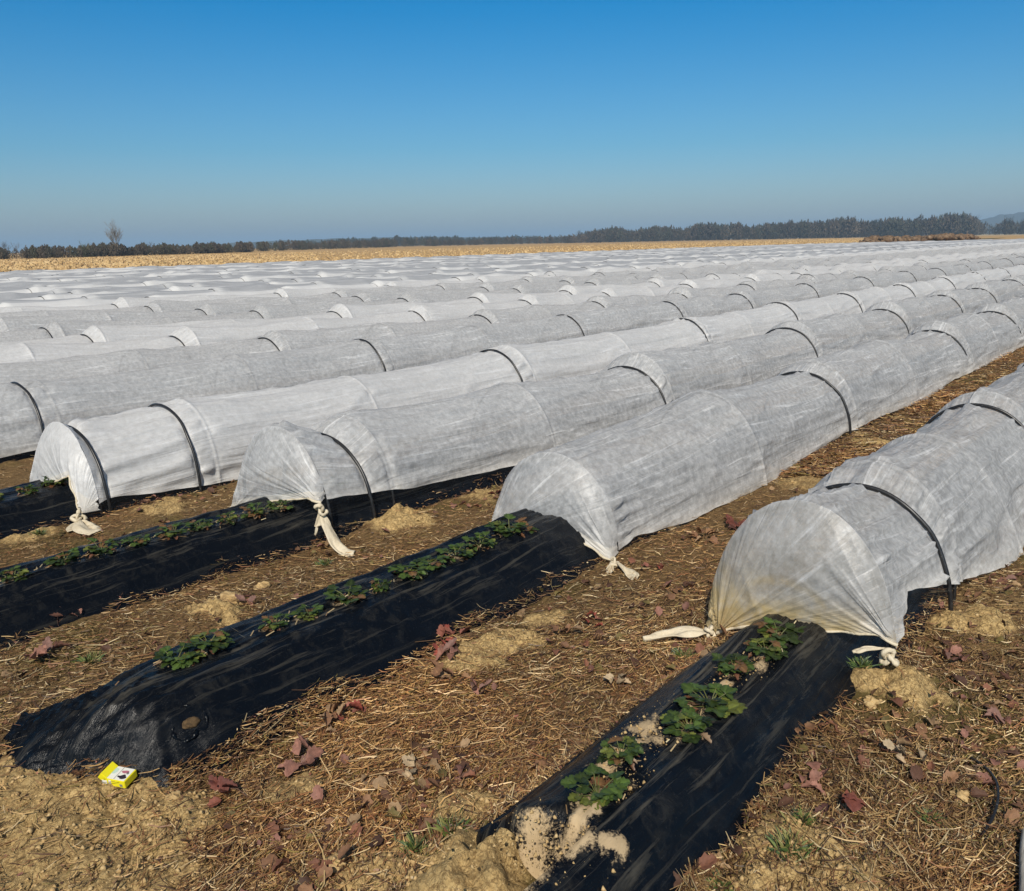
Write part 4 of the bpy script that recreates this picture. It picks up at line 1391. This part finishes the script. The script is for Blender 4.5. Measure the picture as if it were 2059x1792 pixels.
pk = empty('cigarette_packet', (1.035, 2.445, float(gh(1.035, 2.445)[0]) + .012))
tag(pk, 'small open yellow packet with a white printed front lying by the bed end', 'packet')
LX, LY, LZ = .076, .056, .025
box('body', (-LX / 2, -LY / 2, 0), (LX / 2, LY / 2, LZ), yel, pk)
plate('front_panel', [(-LX / 2 + .001, -LY / 2 + .002), (LX / 2 - .004, -LY / 2 + .002), (LX / 2 - .004, LY / 2 - .001), (-LX / 2 + .001, LY / 2 - .001)], LZ + .0003, whi, pk)
fp = pk.children[-1]
plate('divider_line', [(-.003, -LY / 2 + .003), (-.0015, -LY / 2 + .003), (-.0015, LY / 2 - .002), (-.003, LY / 2 - .002)], LZ + .0010, gry, fp)
plate('printed_picture', blob(.020, -.012, .012, .011, 3), LZ + .0010, drk, fp)
plate('printed_picture', blob(.014, .010, .011, .007, 4), LZ + .0010, pnk, fp)
plate('printed_picture', blob(.006, -.012, .005, .004, 6), LZ + .0010, drk, fp)
plate('printed_picture', blob(.024, .006, .005, .005, 9), LZ + .0010, gry, fp)
plate('printed_oval', blob(-.024, .006, .010, .012, 7), LZ + .0010, mint, fp)
lid = box('lid', (-.024, -LY / 2, 0), (0, LY / 2, .023), yel, pk)
lid.location = (-LX / 2 - .001, 0, .008)
lid.rotation_euler = (0, R(38), 0)
lin = box('inner_flap', (-LX / 2 - .006, -LY / 2 - .0006, .004), (-LX / 2 + .012, -LY / 2 + .004, .017), whi, pk, .0005)
box('seal_strip', (-.020, -LY / 2 - .0008, .002), (-.011, -LY / 2 + .002, .021), whi, pk, .0003)
bar = box('barcode', (.018, -LY / 2 - .0007, .004), (.028, -LY / 2 + .002, .013), gry, pk, .0003)
pk.rotation_euler = (R(7), R(2), HEAD - R(90 + 15))

# weathered board and black hose end at the right edge
bd = None
import bmesh
g0 = float(gh(2.05, .25)[0])
L_, n_ = .9, 40
xs = np.linspace(-.55, .35, n_); ring = np.array([(-.5, 0), (-.5, .8), (-.42, 1), (.42, 1), (.5, .8), (.5, 0)])
V = np.zeros((n_, 6, 3))
for i, xx in enumerate(xs):
    w_ = .075 + .006 * float(vn(xx * 9, 1, 4))
    V[i, :, 0] = xx
    V[i, :, 1] = ring[:, 0] * w_ + .004 * float(vn(xx * 7, 3, 4))
    V[i, :, 2] = ring[:, 1] * (.035 + .003 * float(vn(xx * 12, 2, 4)))
V = V.reshape(-1, 3)
ob = mesh('wooden_board', V, gridF(n_, 6, 0, True), M['wood'], smooth=False)
ob.location = (2.10, .165, g0 + .004)
ob.rotation_euler = (0, 0, R(8))
tag(ob, 'weathered grey wooden board cut off by the lower right corner', 'board')
pts = [(2.76, .45, .004), (2.69, .385, .022), (2.62, .345, .032), (2.53, .325, .03), (2.44, .322, .022), (2.37, .335, .004)]
Q = np.array(pts); tt = np.linspace(0, 5, 30)
Q = np.stack([np.interp(tt, range(6), Q[:, i]) for i in range(3)], -1)
for _ in range(5): Q[1:-1] = (Q[:-2] + 2 * Q[1:-1] + Q[2:]) / 4
V, F = tube(Q, .0042, 8)
tag(mesh('hose_piece', V, F, M['hoop']), 'curved piece of black hose in the straw at the lower right', 'hose')

# ---------------------------------------------------------------- distance: heap, hedges, woods, trees, hills
Vs, Fs, o_ = [], [], 0
rn = random.Random(4)
for i in range(150):
    t = rn.random()
    x_, y_ = 190 + 78 * t + rn.uniform(-2, 2), 60.5 - 4 * t + rn.uniform(-2.2, 2.2)
    s_ = rn.uniform(.35, 1.0) * (1 if .06 < t < .9 else .5)
    V, F = lumpy(x_, y_, s_ * .5 + rn.uniform(0, .55) * (math.sin(math.pi * t) ** .5), s_ * rn.uniform(.8, 2.0), s_ * rn.uniform(.8, 1.5), s_ * .8, i, 8, .7)
    Vs.append(V); Fs.append(F + o_); o_ += len(V)
tag(mesh('soil_heap', np.concatenate(Vs), np.concatenate(Fs), M['heap']), 'long low brown heap of lumps beyond the tunnels at the right', 'heap')


def branchy(seed, H, spread, levels=4, thick=.045, twigs=5):
    """bare tree in metres; V, F of tapered limbs (3-sided)"""
    rn = random.Random(seed)
    parts = []

    def grow(p, d, L, r, lv):
        q_ = p + d * L
        mid_ = p + d * L * .5 + Vector((rn.uniform(-1, 1), rn.uniform(-1, 1), 0)) * L * .06
        parts.append(tube(np.array([p, mid_, q_]), r, 3, [r, r * .8, r * .6]))
        if lv == 0: return
        for i in range(rn.randint(3, twigs)):
            f_ = rn.uniform(.35, 1)
            nd = (d + Vector((rn.uniform(-1, 1), rn.uniform(-1, 1), rn.uniform(-.15, .6))) * spread).normalized()
            grow(p + d * L * f_, nd, L * rn.uniform(.5, .78), r * .5, lv - 1)
    for i in range(3):
        grow(Vector((rn.uniform(-.3, .3), rn.uniform(-.3, .3), 0)), Vector((rn.uniform(-.25, .25), rn.uniform(-.25, .25), 1)).normalized(), H * .38, thick * H / 5, levels)
    V, F = join(parts)
    V[:, 2] *= H / V[:, 2].max()
    return V, F


def far_tree(xpx, dist, H, spread, seed, colr_, label, levels=4, name='bare_tree', group=None):
    V, F = branchy(seed, H, spread, levels)
    x_, y_ = polar(xpx, dist)
    trunk_cut = 3
    ob = mesh(name, V, F, M['twig'], colr=np.tile(colr_, (len(V), 1)))
    ob.location = (x_, y_, 0)
    return tag(ob, label, 'tree', group)


far_tree(252, 262, 10.4, .50, 1, (.24, .21, .17), 'tall pale bare tree standing alone above the hedge at left', 5)
far_tree(32, 245, 4.6, .8, 2, (.10, .085, .07), 'small dark bare tree at the left edge of the hedge')
far_tree(52, 240, 4.2, .7, 12, (.16, .13, .11), 'thin bare sapling just right of the leftmost tree', 3)
far_tree(186, 250, 4.6, 1.0, 3, (.12, .13, .06), 'round olive bush rising from the hedge left of the tall bare tree', 4, 'bush')
far_tree(312, 270, 4.4, .9, 4, (.08, .07, .06), 'small dark tree rising right of the tall bare tree')
far_tree(1172, 760, 12, .8, 5, (.08, .075, .06), 'bare tree at the left tip of the long dark wood')
far_tree(1952, 900, 20, .8, 6, (.06, .06, .05), 'taller bare tree at the right tip of the long dark wood')
far_tree(2017, 950, 19, .8, 7, (.06, .06, .05), 'lone dark tree against the far hill at the right')
far_tree(2052, 950, 17, .8, 8, (.06, .06, .05), 'dark tree cut by the right edge of the picture')


def wood(name, pts, hts, n, seed, cols, depth=20, faces=70, dens=1.0):
    """pts: (x in photo, distance); hts: heights at those; brushy crowns of many thin blades"""
    g = np.random.default_rng(seed)
    pp = np.array([polar(a, b) for a, b in pts]); hh = np.array(hts, float)
    L = np.concatenate([[0], np.cumsum(np.hypot(*np.diff(pp, axis=0).T))])
    s_ = np.sort(g.random(n)) * L[-1]
    tx, ty, th = np.interp(s_, L, pp[:, 0]), np.interp(s_, L, pp[:, 1]), np.interp(s_, L, hh)
    un = np.hypot(tx, ty)
    back = g.random(n) * depth
    tx, ty = tx * (1 + back / un), ty * (1 + back / un)
    th = th * (.80 + .16 * vn(s_ / L[-1] * 30, 1, seed) + .12 * vn(s_ / L[-1] * 9, 2, seed) + .26 * g.random(n) ** 2)
    k_ = int(faces * 1.5)
    # blade positions inside an egg-shaped crown reaching to the ground
    z = g.random((n, k_)) ** .8
    rad = (np.sin(np.clip(z * .92 + .12, 0, 1) * math.pi) ** .5) * .40
    a = g.uniform(0, 6.28, (n, k_)); rr_ = np.sqrt(g.random((n, k_))) * rad
    hx = rr_ * np.cos(a) * th[:, None]; hy = rr_ * np.sin(a) * th[:, None]; hz = z * th[:, None] * .96
    bl = th[:, None] * g.uniform(.08, .20, (n, k_)); wd = th[:, None] * g.uniform(.012, .045, (n, k_)) * dens
    la = g.uniform(0, 6.28, (n, k_)); up = g.uniform(.2, 1.2, (n, k_))
    X0, Y0, Z0 = tx[:, None] + hx, ty[:, None] + hy, hz
    ca, sa = np.cos(la), np.sin(la)
    V = np.stack([np.stack([X0 - ca * wd, Y0 - sa * wd, Z0], -1), np.stack([X0 + ca * wd, Y0 + sa * wd, Z0 + wd * .3], -1),
                  np.stack([X0 + ca * wd * .6 + .3 * bl * ca, Y0 + sa * wd * .6, Z0 + bl * up], -1), np.stack([X0 - ca * wd * .5, Y0 - sa * wd * .5 + .3 * bl * sa, Z0 + bl * up * .8], -1)], 2).reshape(-1, 3)
    F = np.arange(n * k_ * 4).reshape(-1, 4)
    cc_ = np.array(cols)[g.integers(0, len(cols), n)] * g.uniform(.75, 1.25, n)[:, None]
    cc_ = np.repeat(cc_, k_, 0) * g.uniform(.7, 1.35, (n * k_, 1))
    ob = mesh(name, V, F, M['twig'], colr=np.repeat(cc_, 4, 0), smooth=False)
    return tag(ob, kind='stuff')


WC = [(.075, .068, .050), (.10, .082, .058), (.065, .066, .042), (.12, .095, .068), (.085, .068, .052)]
wood('hedge', [(-260, 215), (0, 232), (120, 240), (260, 262), (400, 290), (520, 330)], [2.6, 3.0, 3.1, 3.3, 3.2, 3.4], 420, 1, WC, 5, 110)
wood('distant_hedge', [(500, 340), (620, 430), (800, 600), (1000, 720), (1180, 800)], [3.4, 4.0, 5.0, 5.5, 6.5], 420, 2, WC, 12, 70)
wood('middle_wood', [(560, 900), (640, 900), (740, 900), (860, 920), (980, 950), (1180, 980)], [2.5, 8, 9.5, 9, 8, 7.5], 420, 3, [(.055, .062, .045), (.065, .066, .05), (.048, .055, .04)], 40, 70)
wood('long_wood', [(1140, 800), (1180, 800), (1230, 810), (1400, 820), (1600, 840), (1800, 860), (1960, 890)], [4.5, 9, 12, 13.5, 15, 16, 17], 950, 4, WC, 70, 90)
wood('end_wood', [(1950, 930), (1985, 930), (2060, 950), (2300, 980)], [15, 12, 13, 14], 200, 5, WC, 50, 70)
wood('wood_edge', [(1140, 785), (1400, 800), (1700, 825), (1990, 870), (2300, 900)], [3, 4, 4.5, 5, 5], 360, 6, [(.035, .035, .028), (.05, .045, .035)], 8, 60)


def hill(name, pts, dist, depth, mat_):
    n_ = 90
    xs = np.linspace(pts[0][0], pts[-1][0], n_)
    hs_ = np.interp(xs, [p[0] for p in pts], [p[1] for p in pts])
    hs_ = np.maximum(0, hs_ * (1 + .06 * vn(xs * .05, 1, 5) + .05 * vn(xs * .2, 2, 6)) - .5)
    nd = 14
    V = np.zeros((n_, nd, 3))
    for i, x_ in enumerate(xs):
        for j in range(nd):
            f_ = j / (nd - 1)
            px, py = polar(x_, dist + depth * (f_ - .5))
            V[i, j] = (px, py, hs_[i] * math.sin(math.pi * f_) - 2)
    return tag(mesh(name, V.reshape(-1, 3), gridF(n_, nd), mat_), kind='structure')


hill('low_hills', [(120, 2), (300, 9), (420, 15), (560, 21), (700, 26), (900, 24), (1100, 16), (1300, 4)], 2600, 700, M['hill'])
hill('far_hills', [(1900, 2), (1960, 48), (2010, 66), (2059, 74), (2200, 92), (2400, 80)], 3600, 700, M['hill'])

# stubble stalks and turned clods on the field beyond the tunnels
g = np.random.default_rng(5)
n_ = 42000
vv = FIELD_V + .6 + 150 * g.random(n_) ** 1.8
uu = vv * np.tan(np.radians(90 - g.uniform(52, 76, n_)))
uu = np.where(g.random(n_) < .4, uu, vv * g.uniform(.25, 3.4, n_))
s_ = g.uniform(.05, .20, n_); a = g.uniform(0, 3.14, n_)
V = np.stack([np.stack([uu - np.cos(a) * s_, vv - np.sin(a) * s_, 0 * uu + .03], -1), np.stack([uu + np.cos(a) * s_, vv + np.sin(a) * s_, 0 * uu + .03], -1),
              np.stack([uu + np.cos(a) * s_ * .5, vv + np.sin(a) * s_ * .5 + .05, s_ * g.uniform(.5, 1.3, n_) + .05], -1), np.stack([uu - np.cos(a) * s_ * .6, vv - np.sin(a) * s_ * .6, s_ * g.uniform(.5, 1.3, n_) + .05], -1)], 1).reshape(-1, 3)
cs = np.repeat(np.array([(.52, .36, .16), (.46, .31, .14), (.58, .42, .21), (.34, .22, .10)])[g.integers(0, 4, n_)], 4, 0)
tag(mesh('stubble', V, np.arange(n_ * 4).reshape(-1, 4), M['straw'], colr=cs, smooth=False), kind='stuff')

# ---------------------------------------------------------------- the air
HAZE = True
if HAZE:
    me = bpy.data.meshes.new('haze')
    a, z0_, z1_ = 9500, -6, 104
    me.from_pydata([(sx * a, sy * a, z) for z in (z0_, z1_) for sx, sy in ((-1, -1), (1, -1), (1, 1), (-1, 1))], [],
                   [(3, 2, 1, 0), (4, 5, 6, 7), (0, 1, 5, 4), (1, 2, 6, 5), (2, 3, 7, 6), (3, 0, 4, 7)])
    mt = bpy.data.materials.new('haze air')
    mt.use_nodes = True
    nt = mt.node_tree
    nt.nodes.remove(nt.nodes['Principled BSDF'])
    pv = nt.nodes.new('ShaderNodeVolumePrincipled')
    pv.inputs['Color'].default_value = (.52, .76, 1.0, 1)
    pv.inputs['Density'].default_value = .00026
    nt.links.new(pv.outputs[0], nt.nodes['Material Output'].inputs['Volume'])
    me.materials.append(mt)
    hz = bpy.data.objects.new('haze', me)
    col.objects.link(hz)
    tag(hz, kind='stuff')
